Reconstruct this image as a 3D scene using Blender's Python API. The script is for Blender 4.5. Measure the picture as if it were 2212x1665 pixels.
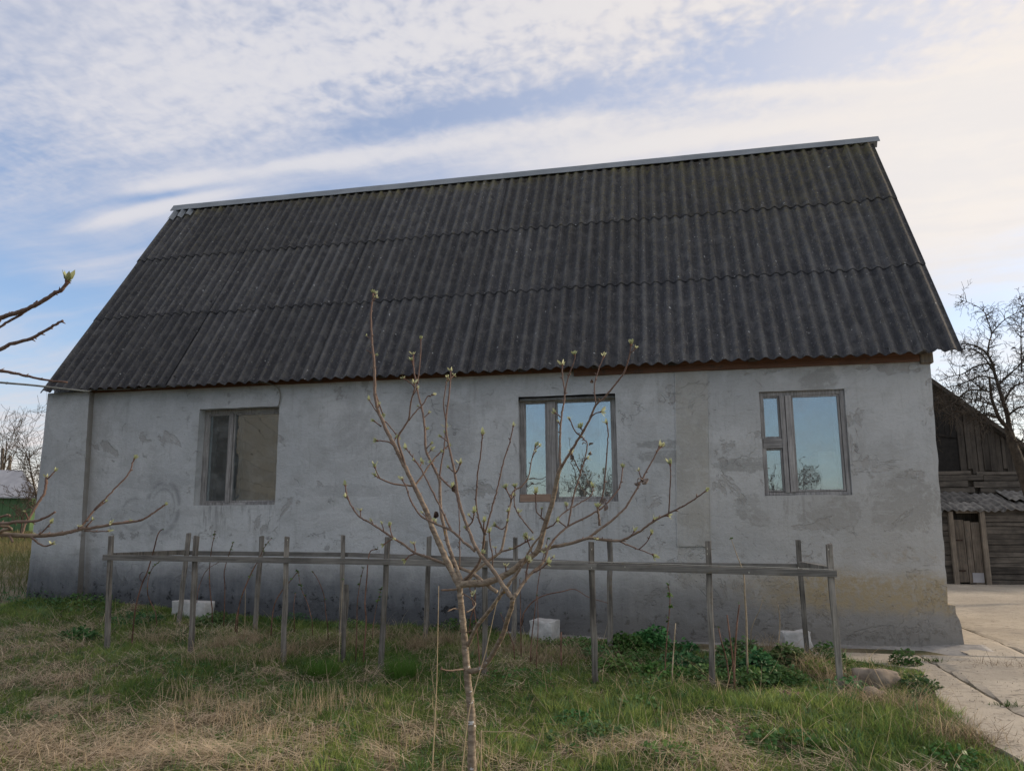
import bpy, bmesh, math, random
import numpy as np
from mathutils import Vector, Matrix, noise as mnoise

rng = np.random.default_rng(7)
random.seed(7)
R = math.radians
scene = bpy.context.scene
for o in list(bpy.data.objects):
    bpy.data.objects.remove(o)

# ------------------------------------------------------------------ camera
CAM = np.array([8.52871590932667, -9.103064490024874, 1.0724675534926031])
CR = np.array([0.9789714683907945, 0.20389553507846805, -0.006440097191561818])
CU = np.array([0.040293242828990425, -0.16232109690644525, 0.985914963920019])
CF = np.array([-0.19997829547002238, 0.9654421123372202, 0.1671233348959708])
FPX, PW, PH = 1640.7715, 2212.0, 1665.0

cam_data = bpy.data.cameras.new('camera')
cam_data.sensor_width = 36.0
cam_data.lens = FPX / PW * 36.0
cam_data.clip_start = 0.05
cam_data.clip_end = 3000.0
cam = bpy.data.objects.new('camera', cam_data)
scene.collection.objects.link(cam)
M = Matrix.Identity(4)
for i in range(3):
    M[i][0], M[i][1], M[i][2], M[i][3] = CR[i], CU[i], -CF[i], CAM[i]
cam.matrix_world = M
scene.camera = cam

# ------------------------------------------------------------------ colour management
scene.view_settings.view_transform = 'Standard'
scene.view_settings.look = 'None'
scene.view_settings.exposure = 1.18
scene.view_settings.gamma = 1.0
scene.view_settings.use_curve_mapping = False

SUN_EL, SUN_AZ = R(17), R(60)          # azimuth measured from +Y towards +X
sun_dir = np.array([math.sin(SUN_AZ) * math.cos(SUN_EL), math.cos(SUN_AZ) * math.cos(SUN_EL), math.sin(SUN_EL)])


def pdir(px, py):
    d = CF + (px - PW / 2) / FPX * CR + (PH / 2 - py) / FPX * CU
    return d


def at(px, py, Y=None, Z=None):
    """the point of the place seen at a pixel of the photo, on the plane y=Y or z=Z"""
    d = pdir(px, py)
    t = (Y - CAM[1]) / d[1] if Y is not None else (Z - CAM[2]) / d[2]
    return CAM + t * d


def to_px(P):
    d = np.asarray(P) - CAM
    z = d @ CF
    z = np.where(z < 0.05, 0.05, z)
    return PW / 2 + FPX * (d @ CR) / z, PH / 2 - FPX * (d @ CU) / z, z


# ------------------------------------------------------------------ node helper
class NT:
    def __init__(self, tree):
        self.t = tree
        self.n = tree.nodes
        self.l = tree.links

    def node(self, typ, **kw):
        n = self.n.new(typ)
        for k, v in kw.items():
            setattr(n, k, v)
        return n

    def put(self, sock, v):
        if v is None:
            return
        if isinstance(v, bpy.types.NodeSocket):
            self.l.new(v, sock)
        else:
            if sock.type == 'RGBA' and len(v) == 3:
                v = (*v, 1)
            sock.default_value = v

    def math(self, op, a, b=None, c=None, clamp=False):
        n = self.node('ShaderNodeMath', operation=op, use_clamp=clamp)
        for i, v in enumerate((a, b, c)):
            self.put(n.inputs[i], v)
        return n.outputs[0]

    def add(self, a, b): return self.math('ADD', a, b)
    def mul(self, a, b): return self.math('MULTIPLY', a, b)
    def sub(self, a, b): return self.math('SUBTRACT', a, b)

    def vmath(self, op, a, b=None):
        n = self.node('ShaderNodeVectorMath', operation=op)
        self.put(n.inputs[0], a)
        if b is not None:
            self.put(n.inputs[1], b)
        return n.outputs[1] if op in ('DOT_PRODUCT', 'LENGTH') else n.outputs[0]

    def comb(self, x, y, z):
        n = self.node('ShaderNodeCombineXYZ')
        for i, v in enumerate((x, y, z)):
            self.put(n.inputs[i], v)
        return n.outputs[0]

    def sep(self, v):
        n = self.node('ShaderNodeSeparateXYZ')
        self.put(n.inputs[0], v)
        return n.outputs

    def noise(self, vec, scale=1.0, detail=3.0, rough=0.55, dist=0.0, col=False):
        n = self.node('ShaderNodeTexNoise')
        self.put(n.inputs['Vector'], vec)
        n.inputs['Scale'].default_value = scale
        n.inputs['Detail'].default_value = detail
        n.inputs['Roughness'].default_value = rough
        n.inputs['Distortion'].default_value = dist
        return n.outputs[1] if col else n.outputs[0]

    def voronoi(self, vec, scale=1.0, feature='F1'):
        n = self.node('ShaderNodeTexVoronoi', feature=feature)
        self.put(n.inputs['Vector'], vec)
        n.inputs['Scale'].default_value = scale
        return n.outputs[0]

    def step(self, v, lo, hi, smooth=True):
        n = self.node('ShaderNodeMapRange', interpolation_type='SMOOTHSTEP' if smooth else 'LINEAR')
        n.clamp = True
        self.put(n.inputs[0], v)
        self.put(n.inputs[1], lo)
        self.put(n.inputs[2], hi)
        n.inputs[3].default_value = 0.0
        n.inputs[4].default_value = 1.0
        return n.outputs[0]

    def mix(self, f, a, b, blend='MIX'):
        n = self.node('ShaderNodeMix', data_type='RGBA', blend_type=blend)
        self.put(n.inputs[0], f)
        self.put(n.inputs[6], a)
        self.put(n.inputs[7], b)
        return n.outputs[2]

    def bump(self, h, strength=0.3, dist=0.02):
        n = self.node('ShaderNodeBump')
        n.inputs['Strength'].default_value = strength
        n.inputs['Distance'].default_value = dist
        self.put(n.inputs['Height'], h)
        return n.outputs[0]

    def scale(self, v, s):
        return self.vmath('MULTIPLY', v, s)


# ------------------------------------------------------------------ world
world = bpy.data.worlds.new('World')
scene.world = world
world.use_nodes = True
W = NT(world.node_tree)
W.n.clear()
SKY_STRENGTH = 0.13
sky = W.node('ShaderNodeTexSky', sky_type='NISHITA')
sky.sun_disc = False
sky.sun_elevation = SUN_EL
sky.sun_rotation = SUN_AZ
sky.air_density = 1.0
sky.dust_density = 0.6
sky.ozone_density = 2.2
tc = W.node('ShaderNodeTexCoord')
dirv = tc.outputs['Generated']
dx, dy, dz = W.sep(dirv)[:3]
zc = W.math('MAXIMUM', dz, 0.0)
den = W.add(zc, 0.12)
u = W.math('DIVIDE', dx, den)
v = W.math('DIVIDE', dy, den)
uv = W.comb(u, v, 0.0)
# warp so that the cloud edges wander
wn = W.noise(uv, 1.3, 3.0, 0.5, col=True)
wv = W.vmath('SCALE', W.vmath('SUBTRACT', wn, (0.5, 0.5, 0.5)))
wv.node.inputs['Scale'].default_value = 0.28
uvw = W.vmath('ADD', uv, wv)
uw, vw = W.sep(uvw)[:2]


def uv_of(px, py):
    d = pdir(px, py)
    d = d / np.linalg.norm(d)
    return d[0] / (d[2] + 0.12), d[1] / (d[2] + 0.12)


def cloud_blob(px, py, rx, ry, wt, ang=0.0):
    u0, v0 = uv_of(px, py)
    ux = np.array(uv_of(px + 10, py)) - (u0, v0)
    vy = np.array(uv_of(px, py - 10)) - (u0, v0)
    su = rx / 10 * np.linalg.norm(ux)
    sv = ry / 10 * np.linalg.norm(vy)
    a = W.mul(W.sub(uw, u0), 1 / su)
    b = W.mul(W.sub(vw, v0), 1 / sv)
    q = W.add(W.mul(a, a), W.mul(b, b))
    e = W.math('EXPONENT', W.mul(q, -1.0))
    return W.mul(e, wt)


# unseen cloud added for brighter light overhead and down behind the viewer to about 15 degrees; clear below that
cov = W.add(W.mul(W.math('MAXIMUM', W.step(v, -0.3, 0.7), W.step(dz, 0.12, 0.36)), 0.34), 0.24)
cov = W.add(cov, W.mul(W.step(dz, 0.50, 0.72), 0.26))
cov = W.add(cov, W.mul(W.mul(W.step(dz, 0.15, 0.45), W.step(v, 0.7, -0.1)), 0.26))
for bl in [(430, 170, 330, 190, .36), (900, 60, 380, 110, .28), (1350, 30, 300, 70, .25), (1250, 130, 200, 60, .10),
           (2130, 220, 190, 140, .44), (2050, 430, 340, 170, .50), (1500, 290, 420, 60, .14), (90, 640, 170, 110, -.26),
           (60, 160, 200, 200, .10), (1720, 110, 240, 85, -.20), 
           (2130, 690, 110, 34, -.45),
           (60, 940, 260, 70, .2), (260, 560, 120, 60, -.14), (1200, 330, 300, 40, .15)]:
    cov = W.add(cov, cloud_blob(*bl))
wv2 = W.vmath('SCALE', wv)
wv2.node.inputs['Scale'].default_value = 0.30
us_, vs_ = W.sep(W.vmath('ADD', uv, wv2))[:2]
def cloud_streak(p_, q_, th, wt):
    a_, b_ = np.array(uv_of(*p_)), np.array(uv_of(*q_))
    c_ = (a_ + b_) / 2
    d_ = (b_ - a_) / 2
    L_ = np.linalg.norm(d_)
    e_ = d_ / L_
    m_ = ((p_[0] + q_[0]) / 2, (p_[1] + q_[1]) / 2)
    tv = np.linalg.norm(np.array(uv_of(m_[0], m_[1] - th)) - np.array(uv_of(*m_)))
    x_ = W.sub(us_, float(c_[0]))
    y_ = W.sub(vs_, float(c_[1]))
    al = W.add(W.mul(x_, float(e_[0] / L_)), W.mul(y_, float(e_[1] / L_)))
    pe_ = W.sub(W.mul(x_, float(e_[1] / tv)), W.mul(y_, float(e_[0] / tv)))
    al2 = W.mul(al, al)
    return W.mul(W.math('EXPONENT', W.mul(W.add(W.mul(al2, al2), W.mul(pe_, pe_)), -1.0)), wt)


for sk in [((150, 500), (560, 395), 13, .46), ((250, 415), (800, 330), 17, .42), ((250, 440), (540, 398), 9, -.26), ((620, 370), (1350, 250), 22, .34), ((700, 300), (1330, 195), 26, -.34),
           ((480, 375), (760, 315), 12, -.22), ((1500, 205), (2080, 185), 16, .30), ((1480, 120), (1960, 90), 50, -.20), ((1250, 330), (1900, 250), 20, .22), ((120, 590), (330, 545), 20, .20)]:
    cov = W.add(cov, cloud_streak(*sk))
# streaks along u, mackerel cells, fine wisps
st = W.noise(W.scale(W.comb(uw, W.add(vw, W.mul(uw, .12)), 0.0), (0.62, 5.2, 1.0)), 1.6, 5.0, 0.56)
wf = W.vmath('SCALE', W.vmath('SUBTRACT', W.noise(uv, 9.0, 2.0, 0.5, col=True), (0.5, 0.5, 0.5)))
wf.node.inputs['Scale'].default_value = 0.05
mk = W.noise(W.vmath('ADD', uv, wf), 27.0, 2.5, 0.55)
mk2 = W.noise(uvw, 6.0, 5.0, 0.60)
mack = W.mul(W.add(W.mul(W.step(vw, 1.62, 1.15), .9), .1), W.add(.50, W.mul(W.step(u, -1.05, -.45), .70)))
cov = W.add(cov, W.mul(W.sub(st, 0.5), 0.70))
cov = W.add(cov, W.mul(W.mul(W.sub(mk, 0.5), 1.05), mack))
cov = W.add(cov, W.mul(W.sub(mk2, 0.5), 0.34))
veil = W.add(.14, W.mul(W.step(W.add(u, W.mul(v, -.25)), -1.75, -0.25), .26))
veil = W.add(veil, W.mul(W.step(dz, .40, .52), W.add(.04, W.mul(W.step(u, -.40, -.85), .14))))
veil = W.add(veil, W.mul(W.mul(W.step(u, .05, .35), W.step(dz, .40, .50)), .16))
mask = W.math('MAXIMUM', W.step(cov, 0.26, 0.98), 0.0)
mask = W.add(W.mul(mask, W.sub(.95, veil)), veil)
# cloud light: lavender away from the sun, cream white near it
sd = W.vmath('DOT_PRODUCT', dirv, tuple(float(c) for c in sun_dir))
warm = W.step(sd, 0.15, 0.95)
ccol = W.mix(warm, (0.285, 0.290, 0.328), (0.450, 0.402, 0.352))
thick = W.step(cov, 0.55, 1.2)
ccol = W.mix(thick, ccol, W.mix(0.45, ccol, (0.395, 0.378, 0.365)))
shade = W.step(W.add(W.mul(st, .6), W.mul(mk2, .4)), .40, .60)
ccol = W.mix(W.mul(W.mul(warm, shade), .35), ccol, (0.350, 0.340, 0.345))
low = W.mul(W.step(dz, 0.24, 0.0), W.step(v, -0.5, 0.8))
ccol = W.mix(W.mul(low, 0.55), ccol, (0.44, 0.35, 0.295))
ccol = W.mix(1.0, ccol, (1 / SKY_STRENGTH,) * 3, 'MULTIPLY')
skyc = W.mix(1.0, sky.outputs[0], (0.62, 0.65, 0.72), 'MULTIPLY')
tot = W.mix(W.math('MAXIMUM', mask, W.mul(low, 0.75)), skyc, ccol)
bg = W.node('ShaderNodeBackground')
W.put(bg.inputs[0], tot)
bg.inputs[1].default_value = SKY_STRENGTH
wo = W.node('ShaderNodeOutputWorld')
W.l.new(bg.outputs[0], wo.inputs[0])

# ------------------------------------------------------------------ sun
sd_ = bpy.data.lights.new('sun', 'SUN')
sd_.energy = 1.5
sd_.angle = R(12)
sd_.color = (1.0, 0.80, 0.58)
so = bpy.data.objects.new('sun', sd_)
so.rotation_euler = Vector(tuple(-sun_dir)).to_track_quat('-Z', 'Y').to_euler()
so.location = (20, 10, 20)
scene.collection.objects.link(so)


# ------------------------------------------------------------------ object helpers
COL = scene.collection


def tag(o, label=None, cat=None, group=None, kind=None):
    if label: o['label'] = label
    if cat: o['category'] = cat
    if group: o['group'] = group
    if kind: o['kind'] = kind
    return o


def empty(name, loc, label, cat, group=None):
    o = bpy.data.objects.new(name, None)
    o.empty_display_size = 0.2
    o.location = loc
    COL.objects.link(o)
    return tag(o, label, cat, group)


class MB:
    def __init__(self):
        self.v, self.f, self.c = [], [], 0

    def add(self, verts, faces):
        base = self.c
        verts = np.asarray(verts, float).reshape(-1, 3)
        self.v.append(verts)
        self.c += len(verts)
        for f in faces:
            self.f.append([i + base for i in f])
        return self

    def box(self, c, size, X=(1, 0, 0), Y=(0, 1, 0), Z=(0, 0, 1), taper=1.0):
        c = np.asarray(c, float)
        X, Y, Z = (np.asarray(a, float) for a in (X, Y, Z))
        hx, hy, hz = (s / 2 for s in size)
        vs = []
        for k, t in ((-1, 1.0), (1, taper)):
            for i, j in ((-1, -1), (1, -1), (1, 1), (-1, 1)):
                vs.append(c + X * i * hx * t + Y * j * hy * t + Z * k * hz)
        return self.add(vs, [(3, 2, 1, 0), (4, 5, 6, 7), (0, 1, 5, 4), (1, 2, 6, 5), (2, 3, 7, 6), (3, 0, 4, 7)])

    def lohi(self, lo, hi):
        lo, hi = np.array(lo, float), np.array(hi, float)
        return self.box((lo + hi) / 2, hi - lo)

    def bar(self, a, b, w, h, up=(0, 0, 1)):
        a, b = np.asarray(a, float), np.asarray(b, float)
        Z = b - a
        L = np.linalg.norm(Z)
        Z = Z / L
        up = np.asarray(up, float)
        X = np.cross(up, Z)
        if np.linalg.norm(X) < 1e-6:
            X = np.array([1.0, 0, 0])
        X /= np.linalg.norm(X)
        Y = np.cross(Z, X)
        return self.box((a + b) / 2, (w, h, L), X, Y, Z)

    def tube(self, pts, rad, n=6, cap=True):
        pts = np.asarray(pts, float)
        m = len(pts)
        rad = np.broadcast_to(np.asarray(rad, float), (m,))
        t = np.gradient(pts, axis=0)
        t /= np.linalg.norm(t, axis=1)[:, None] + 1e-12
        ref = np.array([0.0, 1, 0]) if abs(t[0][1]) < 0.9 else np.array([1.0, 0, 0])
        N = np.cross(t[0], ref)
        N /= np.linalg.norm(N)
        ang = np.arange(n) * 2 * np.pi / n
        vs = []
        for i in range(m):
            N = N - t[i] * (N @ t[i])
            N /= np.linalg.norm(N) + 1e-12
            B = np.cross(t[i], N)
            vs.append(pts[i] + rad[i] * (np.cos(ang)[:, None] * N + np.sin(ang)[:, None] * B))
        fs = []
        for i in range(m - 1):
            for k in range(n):
                a, b = i * n + k, i * n + (k + 1) % n
                fs.append((a, b, b + n, a + n))
        if cap:
            fs.append(tuple(range(n - 1, -1, -1)))
            fs.append(tuple((m - 1) * n + k for k in range(n)))
        return self.add(np.concatenate(vs), fs)

    def prism(self, poly, d):
        """poly: planar loop of 3d points, extruded along vector d"""
        p = np.asarray(poly, float)
        n = len(p)
        vs = np.concatenate([p, p + np.asarray(d, float)])
        fs = [tuple(range(n - 1, -1, -1)), tuple(range(n, 2 * n))]
        for i in range(n):
            j = (i + 1) % n
            fs.append((i, j, j + n, i + n))
        return self.add(vs, fs)

    def mesh(self, name, mat=None, smooth=False, origin=None):
        me = bpy.data.meshes.new(name)
        v = np.concatenate(self.v) if self.v else np.zeros((0, 3))
        if origin is not None:
            v = v - np.asarray(origin, float)
        me.from_pydata(v.tolist(), [], self.f)
        if mat: me.materials.append(mat)
        if smooth:
            me.polygons.foreach_set('use_smooth', [True] * len(me.polygons))
        me.update()
        return me

    def build(self, name, mat=None, parent=None, smooth=False, origin=None, bevel=0.0):
        if parent is None and origin is None:
            v = np.concatenate(self.v)
            lo, hi = v.min(0), v.max(0)
            origin = np.array([(lo[0] + hi[0]) / 2, (lo[1] + hi[1]) / 2, lo[2]])
        if parent is not None and origin is None:
            v = np.concatenate(self.v)
            origin = (v.min(0) + v.max(0)) / 2
        me = self.mesh(name, mat, smooth, origin)
        return link(name, me, parent, origin, bevel)


WORLD_LOC = {}


def link(name, me, parent=None, loc=(0, 0, 0), bevel=0.0):
    o = bpy.data.objects.new(name, me)
    COL.objects.link(o)
    loc = np.asarray(loc, float)
    if parent is not None:
        o.parent = parent
        o.location = tuple(loc - WORLD_LOC.get(parent.name, np.array(parent.location)))
        WORLD_LOC[o.name] = loc
    else:
        o.location = tuple(loc)
        WORLD_LOC[o.name] = loc
    if bevel > 0:
        b = o.modifiers.new('bevel', 'BEVEL')
        b.width = bevel
        b.segments = 2
        b.limit_method = 'ANGLE'
    return o


def smooth_path(pts, per=4):
    """Catmull-Rom through the points (any dimension)"""
    p = np.asarray(pts, float)
    if len(p) < 3:
        t = np.linspace(0, 1, per + 1)[:, None]
        return p[0] * (1 - t) + p[-1] * t
    q = np.vstack([2 * p[0] - p[1], p, 2 * p[-1] - p[-2]])
    out = []
    for i in range(1, len(q) - 2):
        a, b, c, d = q[i - 1], q[i], q[i + 1], q[i + 2]
        for k in range(per):
            t = k / per
            out.append(0.5 * (2 * b + (c - a) * t + (2 * a - 5 * b + 4 * c - d) * t * t + (3 * b - a - 3 * c + d) * t ** 3))
    out.append(p[-1])
    return np.array(out)


def fn(x, y, z, s=1.0):
    return mnoise.noise(Vector((x * s, y * s, z * s)))


# ------------------------------------------------------------------ materials
def new_mat(name):
    m = bpy.data.materials.new(name)
    m.use_nodes = True
    t = NT(m.node_tree)
    b = t.n['Principled BSDF']
    b.inputs['Roughness'].default_value = 0.85
    b.inputs['Specular IOR Level'].default_value = 0.3
    return m, t, b


def world_pos(t):
    g = t.node('ShaderNodeNewGeometry')
    return g.outputs['Position']


def obj_rand(t):
    return t.node('ShaderNodeObjectInfo').outputs['Random']


def wood(name, c1, c2, axis='Z', rough=0.85, fine=60.0, rnd=0.25, c3=None):
    m, t, b = new_mat(name)
    oc = t.node('ShaderNodeTexCoord').outputs['Object']
    oi = obj_rand(t)
    off = t.comb(t.mul(oi, 13.0), t.mul(oi, 7.0), t.mul(oi, 29.0))
    p = t.vmath('ADD', oc, off)
    sc = {'Z': (1, 1, .05), 'X': (.05, 1, 1), 'Y': (1, .05, 1)}[axis]
    ps = t.scale(p, sc)
    n1 = t.noise(ps, fine, 4, .6, .6)
    n2 = t.noise(p, 4.0, 4, .6)
    f = t.add(t.mul(n1, .65), t.mul(n2, .45))
    col = t.mix(t.step(f, .35, .75), c1, c2)
    if c3:
        col = t.mix(t.step(t.noise(p, 7.0, 4, .65), .56, .74), col, c3)
    fac = t.add(1 - rnd / 2, t.mul(oi, rnd))
    col = t.mix(1.0, col, t.comb(fac, fac, fac), 'MULTIPLY')
    t.put(b.inputs['Base Color'], col)
    b.inputs['Roughness'].default_value = rough
    t.put(b.inputs['Normal'], t.bump(n1, .5, .004))
    return m


M_post = wood('weathered_post_wood', (.062, .056, .050), (.27, .25, .22), c3=(.15, .125, .09), rnd=.45)
M_rail = wood('weathered_rail_wood', (.10, .095, .088), (.245, .235, .215), axis='X', c3=(.16, .14, .105))
M_frame = wood('grey_window_wood', (.15, .142, .138), (.38, .365, .35))
M_frameh = wood('grey_window_wood_horizontal', (.15, .142, .138), (.38, .365, .35), axis='X')
M_fascia = wood('brown_board', (.10, .052, .034), (.19, .098, .062), axis='X', c3=(.08, .06, .05))
M_plank = wood('pale_brown_board', (.20, .135, .10), (.31, .22, .165), axis='X')
M_barnv = wood('old_barn_board', (.030, .026, .022), (.088, .076, .063), rnd=.5, fine=30)
M_barnh = wood('old_barn_log', (.042, .037, .032), (.15, .13, .108), axis='X', rnd=.7, fine=30)
M_barnpost = wood('barn_post_wood', (.12, .10, .08), (.27, .225, .175), fine=30)
M_door = wood('barn_door_board', (.075, .062, .049), (.20, .165, .13), rnd=.3, fine=30, c3=(.10, .095, .085))
M_tan = wood('tan_hall_board', (.125, .105, .083), (.175, .145, .112), axis='X', rnd=.22, fine=25)


def plaster():
    m, t, b = new_mat('grey_cement_plaster')
    P = world_pos(t)
    x, y, z = t.sep(P)[:3]
    zg = t.math('MULTIPLY_ADD', t.step(x, 0.0, 11.4, False), -.31, .0)
    z = t.sub(z, zg)
    n_big = t.noise(P, .7, 4, .55)
    n_mid = t.noise(P, 3.2, 5, .62, .4)
    n_fine = t.noise(P, 28.0, 4, .65)
    n_grain = t.noise(P, 130.0, 2, .6)
    streak = t.noise(t.scale(P, (7.0, 7.0, .55)), 1.0, 4, .6)
    brush = t.noise(t.scale(P, (1.2, 1.2, 6.0)), 1.6, 5, .6, .8)
    col = t.mix(t.step(n_big, .3, .7), (.43, .447, .457), (.52, .53, .53))
    col = t.mix(t.mul(t.step(n_mid, .45, .68), .6), col, (.365, .375, .375))
    col = t.mix(t.mul(t.step(streak, .54, .72), .5), col, (.33, .33, .325))
    col = t.mix(t.mul(t.step(streak, .48, .2), .30), col, (.57, .575, .575))
    col = t.mix(t.mul(t.step(brush, .54, .70), .26), col, (.33, .325, .315))
    # patches of later, darker render; more of them towards the right-hand end
    pn = t.noise(P, 1.35, 7, .68, .5)
    rightness = t.step(x, 6.5, 10.5)
    pth = t.sub(.615, t.mul(rightness, .06))
    patch = t.mul(t.step(pn, pth, t.add(pth, .022)), t.step(t.noise(P, 9.0, 5, .7), .28, .48))
    col = t.mix(t.mul(patch, .62), col, (.305, .295, .283))

    def blob(px, py, rx, rz, jag=.55):
        c = at(px, py, Y=0.0)
        s = 9.2 / FPX if px < 900 else (8.9 / FPX if px < 1500 else 9.1 / FPX)
        a = t.mul(t.sub(x, float(c[0])), 1 / (rx * s))
        d = t.mul(t.sub(t.add(z, zg), float(c[2])), 1 / (rz * s))
        q = t.math('SQRT', t.add(t.mul(a, a), t.mul(d, d)))
        q = t.add(q, t.mul(t.sub(t.noise(P, 3.2, 8, .72, .6), .5), jag * 5.0))
        return t.mul(t.step(q, 1.10, .92), t.step(t.noise(P, 11.0, 5, .7), .30, .50))
    for bl in [(1620, 1095, 32, 26), (1640, 1115, 22, 22), (1800, 1112, 52, 34), (1610, 1002, 62, 16), (1950, 1080, 62, 60),
               (1770, 820, 40, 24), (1430, 960, 50, 10), (1445, 985, 70, 14), (1500, 900, 25, 60)]:
        col = t.mix(t.mul(blob(*bl), .76), col, (.255, .262, .258))
    for bl in [(330, 1040, 100, 20), (770, 930, 60, 45), (745, 1060, 120, 14), (960, 940, 60, 80), (300, 1160, 120, 12)]:
        col = t.mix(t.mul(blob(*bl), .30), col, (.27, .275, .28))

    def ring(px, py, rx, rz, w, k):
        c = at(px, py, Y=0.0)
        s = 9.6 / FPX
        a = t.mul(t.sub(x, float(c[0])), 1 / (rx * s))
        d = t.mul(t.sub(t.add(z, zg), float(c[2])), 1 / (rz * s))
        q = t.math('SQRT', t.add(t.mul(a, a), t.mul(d, d)))
        q = t.add(q, t.mul(t.sub(t.noise(P, 3.0, 3, .5), .5), .25))
        band = t.mul(t.step(q, 1 - w, 1), t.step(q, 1 + w, 1))
        return t.mul(t.mul(band, t.step(t.noise(P, 4.0, 3), .38, .62)), k)
    for r_ in [(352, 1095, 42, 55, .22, .7), (352, 1095, 30, 40, .16, .5), (290, 1110, 34, 36, .18, .4), (1010, 900, 36, 80, .18, .25)]:
        col = t.mix(ring(*r_), col, (.22, .225, .23))
    # the upright strip between the two seams is another, warmer render
    sx = t.sub(x, t.mul(t.add(z, zg), .030))
    strip = t.mul(t.mul(t.step(sx, 8.548, 8.556), t.step(sx, 8.925, 8.917)), t.step(z, .35, .6))
    stone_ = t.mix(t.step(t.noise(P, 2.2, 5, .65), .38, .62), (.43, .425, .40), (.36, .35, .315))
    col = t.mix(t.mul(strip, .9), col, stone_)
    # trowel strokes and scuffs
    sc1 = t.noise(t.vmath('ADD', t.scale(P, (2.0, 2.0, 3.6)), t.vmath('SCALE', t.noise(P, 1.6, 3, .6, col=True))), 3.0, 5, .68, 1.2)
    col = t.mix(t.mul(t.step(sc1, .58, .68), .24), col, (.27, .275, .275))
    col = t.mix(t.mul(t.step(sc1, .40, .30), .20), col, (.60, .62, .63))
    sc2 = t.noise(t.scale(P, (20.0, 20.0, 2.4)), 1.0, 5, .7)
    col = t.mix(t.mul(t.step(sc2, .56, .70), .32), col, (.25, .25, .245))
    col = t.mix(t.mul(t.step(n_fine, .54, .70), .28), col, (.24, .245, .245))
    # runs below the window openings
    for (xa_, xb_, zs_) in ((2.33, 3.51, 1.21), (6.72, 7.91, 1.21), (9.57, 10.5, 1.26)):
        zz_ = t.add(z, zg)
        reg = t.mul(t.mul(t.step(x, xa_ - .05, xa_ + .05), t.step(x, xb_ + .05, xb_ - .05)), t.mul(t.step(zz_, zs_ - .55, zs_ - .02), t.step(zz_, zs_ + .01, zs_ - .01)))
        col = t.mix(t.mul(t.mul(reg, t.step(sc2, .48, .64)), .6), col, (.22, .22, .215))
    # broad soft-edged areas of older, greyer skim
    ar = t.noise(t.vmath('ADD', P, (4, 1, 8)), .95, 7, .62, .9)
    col = t.mix(t.mul(t.step(ar, .515, .545), .22), col, (.30, .30, .295))
    ar2 = t.noise(t.vmath('ADD', P, (14, 6, 2)), 1.7, 8, .66, 1.2)
    col = t.mix(t.mul(t.step(ar2, .57, .595), .26), col, (.54, .555, .565))
    # hairline cracks
    crk = t.node('ShaderNodeTexVoronoi', feature='DISTANCE_TO_EDGE')
    t.put(crk.inputs['Vector'], t.vmath('ADD', P, t.vmath('SCALE', t.noise(P, 2.0, 4, .6, col=True))))
    crk.inputs['Scale'].default_value = .8
    hair = t.mul(t.step(crk.outputs[0], .006, .002), t.step(n_mid, .5, .6))
    col = t.mix(t.mul(hair, .35), col, (.12, .12, .12))
    # pale lime bloom over the damp course
    zj = t.add(z, t.mul(t.sub(t.noise(P, 2.4, 5, .65), .5), .42))
    bloom = t.mul(t.step(zj, .95, .80), t.step(zj, .42, .62))
    bloom = t.mul(bloom, t.step(t.noise(P, 3.5, 5, .65), .36, .6))
    col = t.mix(t.mul(bloom, .55), col, (.56, .57, .58))
    flake = t.mul(t.step(t.noise(P, 6.5, 6, .7), .57, .61), t.mul(t.step(zj, 1.02, .92), t.step(zj, .70, .80)))
    col = t.mix(t.mul(flake, .7), col, (.25, .25, .245))
    # rising damp
    damp = t.mul(t.step(zj, .74, .20), t.add(.72, t.mul(t.noise(t.scale(P, (9, 9, 1.2)), 1.0, 5, .7), .5)))
    col = t.mix(t.mul(damp, .90), col, (.105, .112, .128))
    wet = t.step(t.add(z, t.mul(t.sub(t.noise(P, 5.0, 5, .7), .5), .4)), .20, .06)
    col = t.mix(t.mul(wet, .6), col, (.06, .063, .07))
    mould = t.mul(t.step(t.noise(P, 9.0, 6, .75), .55, .62), t.step(z, .42, .08))
    col = t.mix(t.mul(mould, .95), col, (.026, .027, .03))
    sp = t.mul(t.step(t.noise(P, 45.0, 3, .7), .64, .7), t.step(z, .75, .2))
    col = t.mix(t.mul(sp, .7), col, (.05, .05, .055))
    # ochre lichen low on the right-hand end
    lz = t.add(z, t.mul(t.sub(t.noise(P, 3.0, 5, .7), .5), .35))
    lich = t.mul(t.mul(t.step(lz, .80, .58), t.step(lz, .22, .40)), t.step(t.add(x, t.mul(n_mid, .8)), 9.2, 10.7))
    lich = t.mul(lich, t.add(.40, t.mul(t.step(t.noise(P, 16.0, 5, .75), .36, .58), .60)))
    col = t.mix(t.mul(lich, .95), col, (.32, .215, .050))
    rust = t.mul(t.mul(t.step(lz, 1.02, .92), t.step(lz, .80, .9)), t.mul(t.step(x, 9.9, 10.9), t.step(t.noise(P, 10.0, 5, .7), .48, .62)))
    col = t.mix(t.mul(rust, .55), col, (.26, .19, .10))
    warmr = t.mul(t.step(t.add(x, t.mul(t.sub(n_big, .5), 4.0)), 5.5, 11.0), t.add(.35, t.mul(t.step(z, 2.4, .9), .65)))
    col = t.mix(t.mul(warmr, .50), col, (.40, .365, .31))
    # corner shade and brown dirt painted on the pier's return and inner corner
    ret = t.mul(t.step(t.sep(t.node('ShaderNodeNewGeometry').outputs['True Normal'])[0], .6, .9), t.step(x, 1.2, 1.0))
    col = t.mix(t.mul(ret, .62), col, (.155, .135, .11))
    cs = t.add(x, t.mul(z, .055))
    inner = t.mul(t.mul(t.step(cs, .76, .80), t.step(t.add(cs, t.mul(n_mid, .16)), .96, .86)), t.step(y, -.06, -.03))
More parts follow.
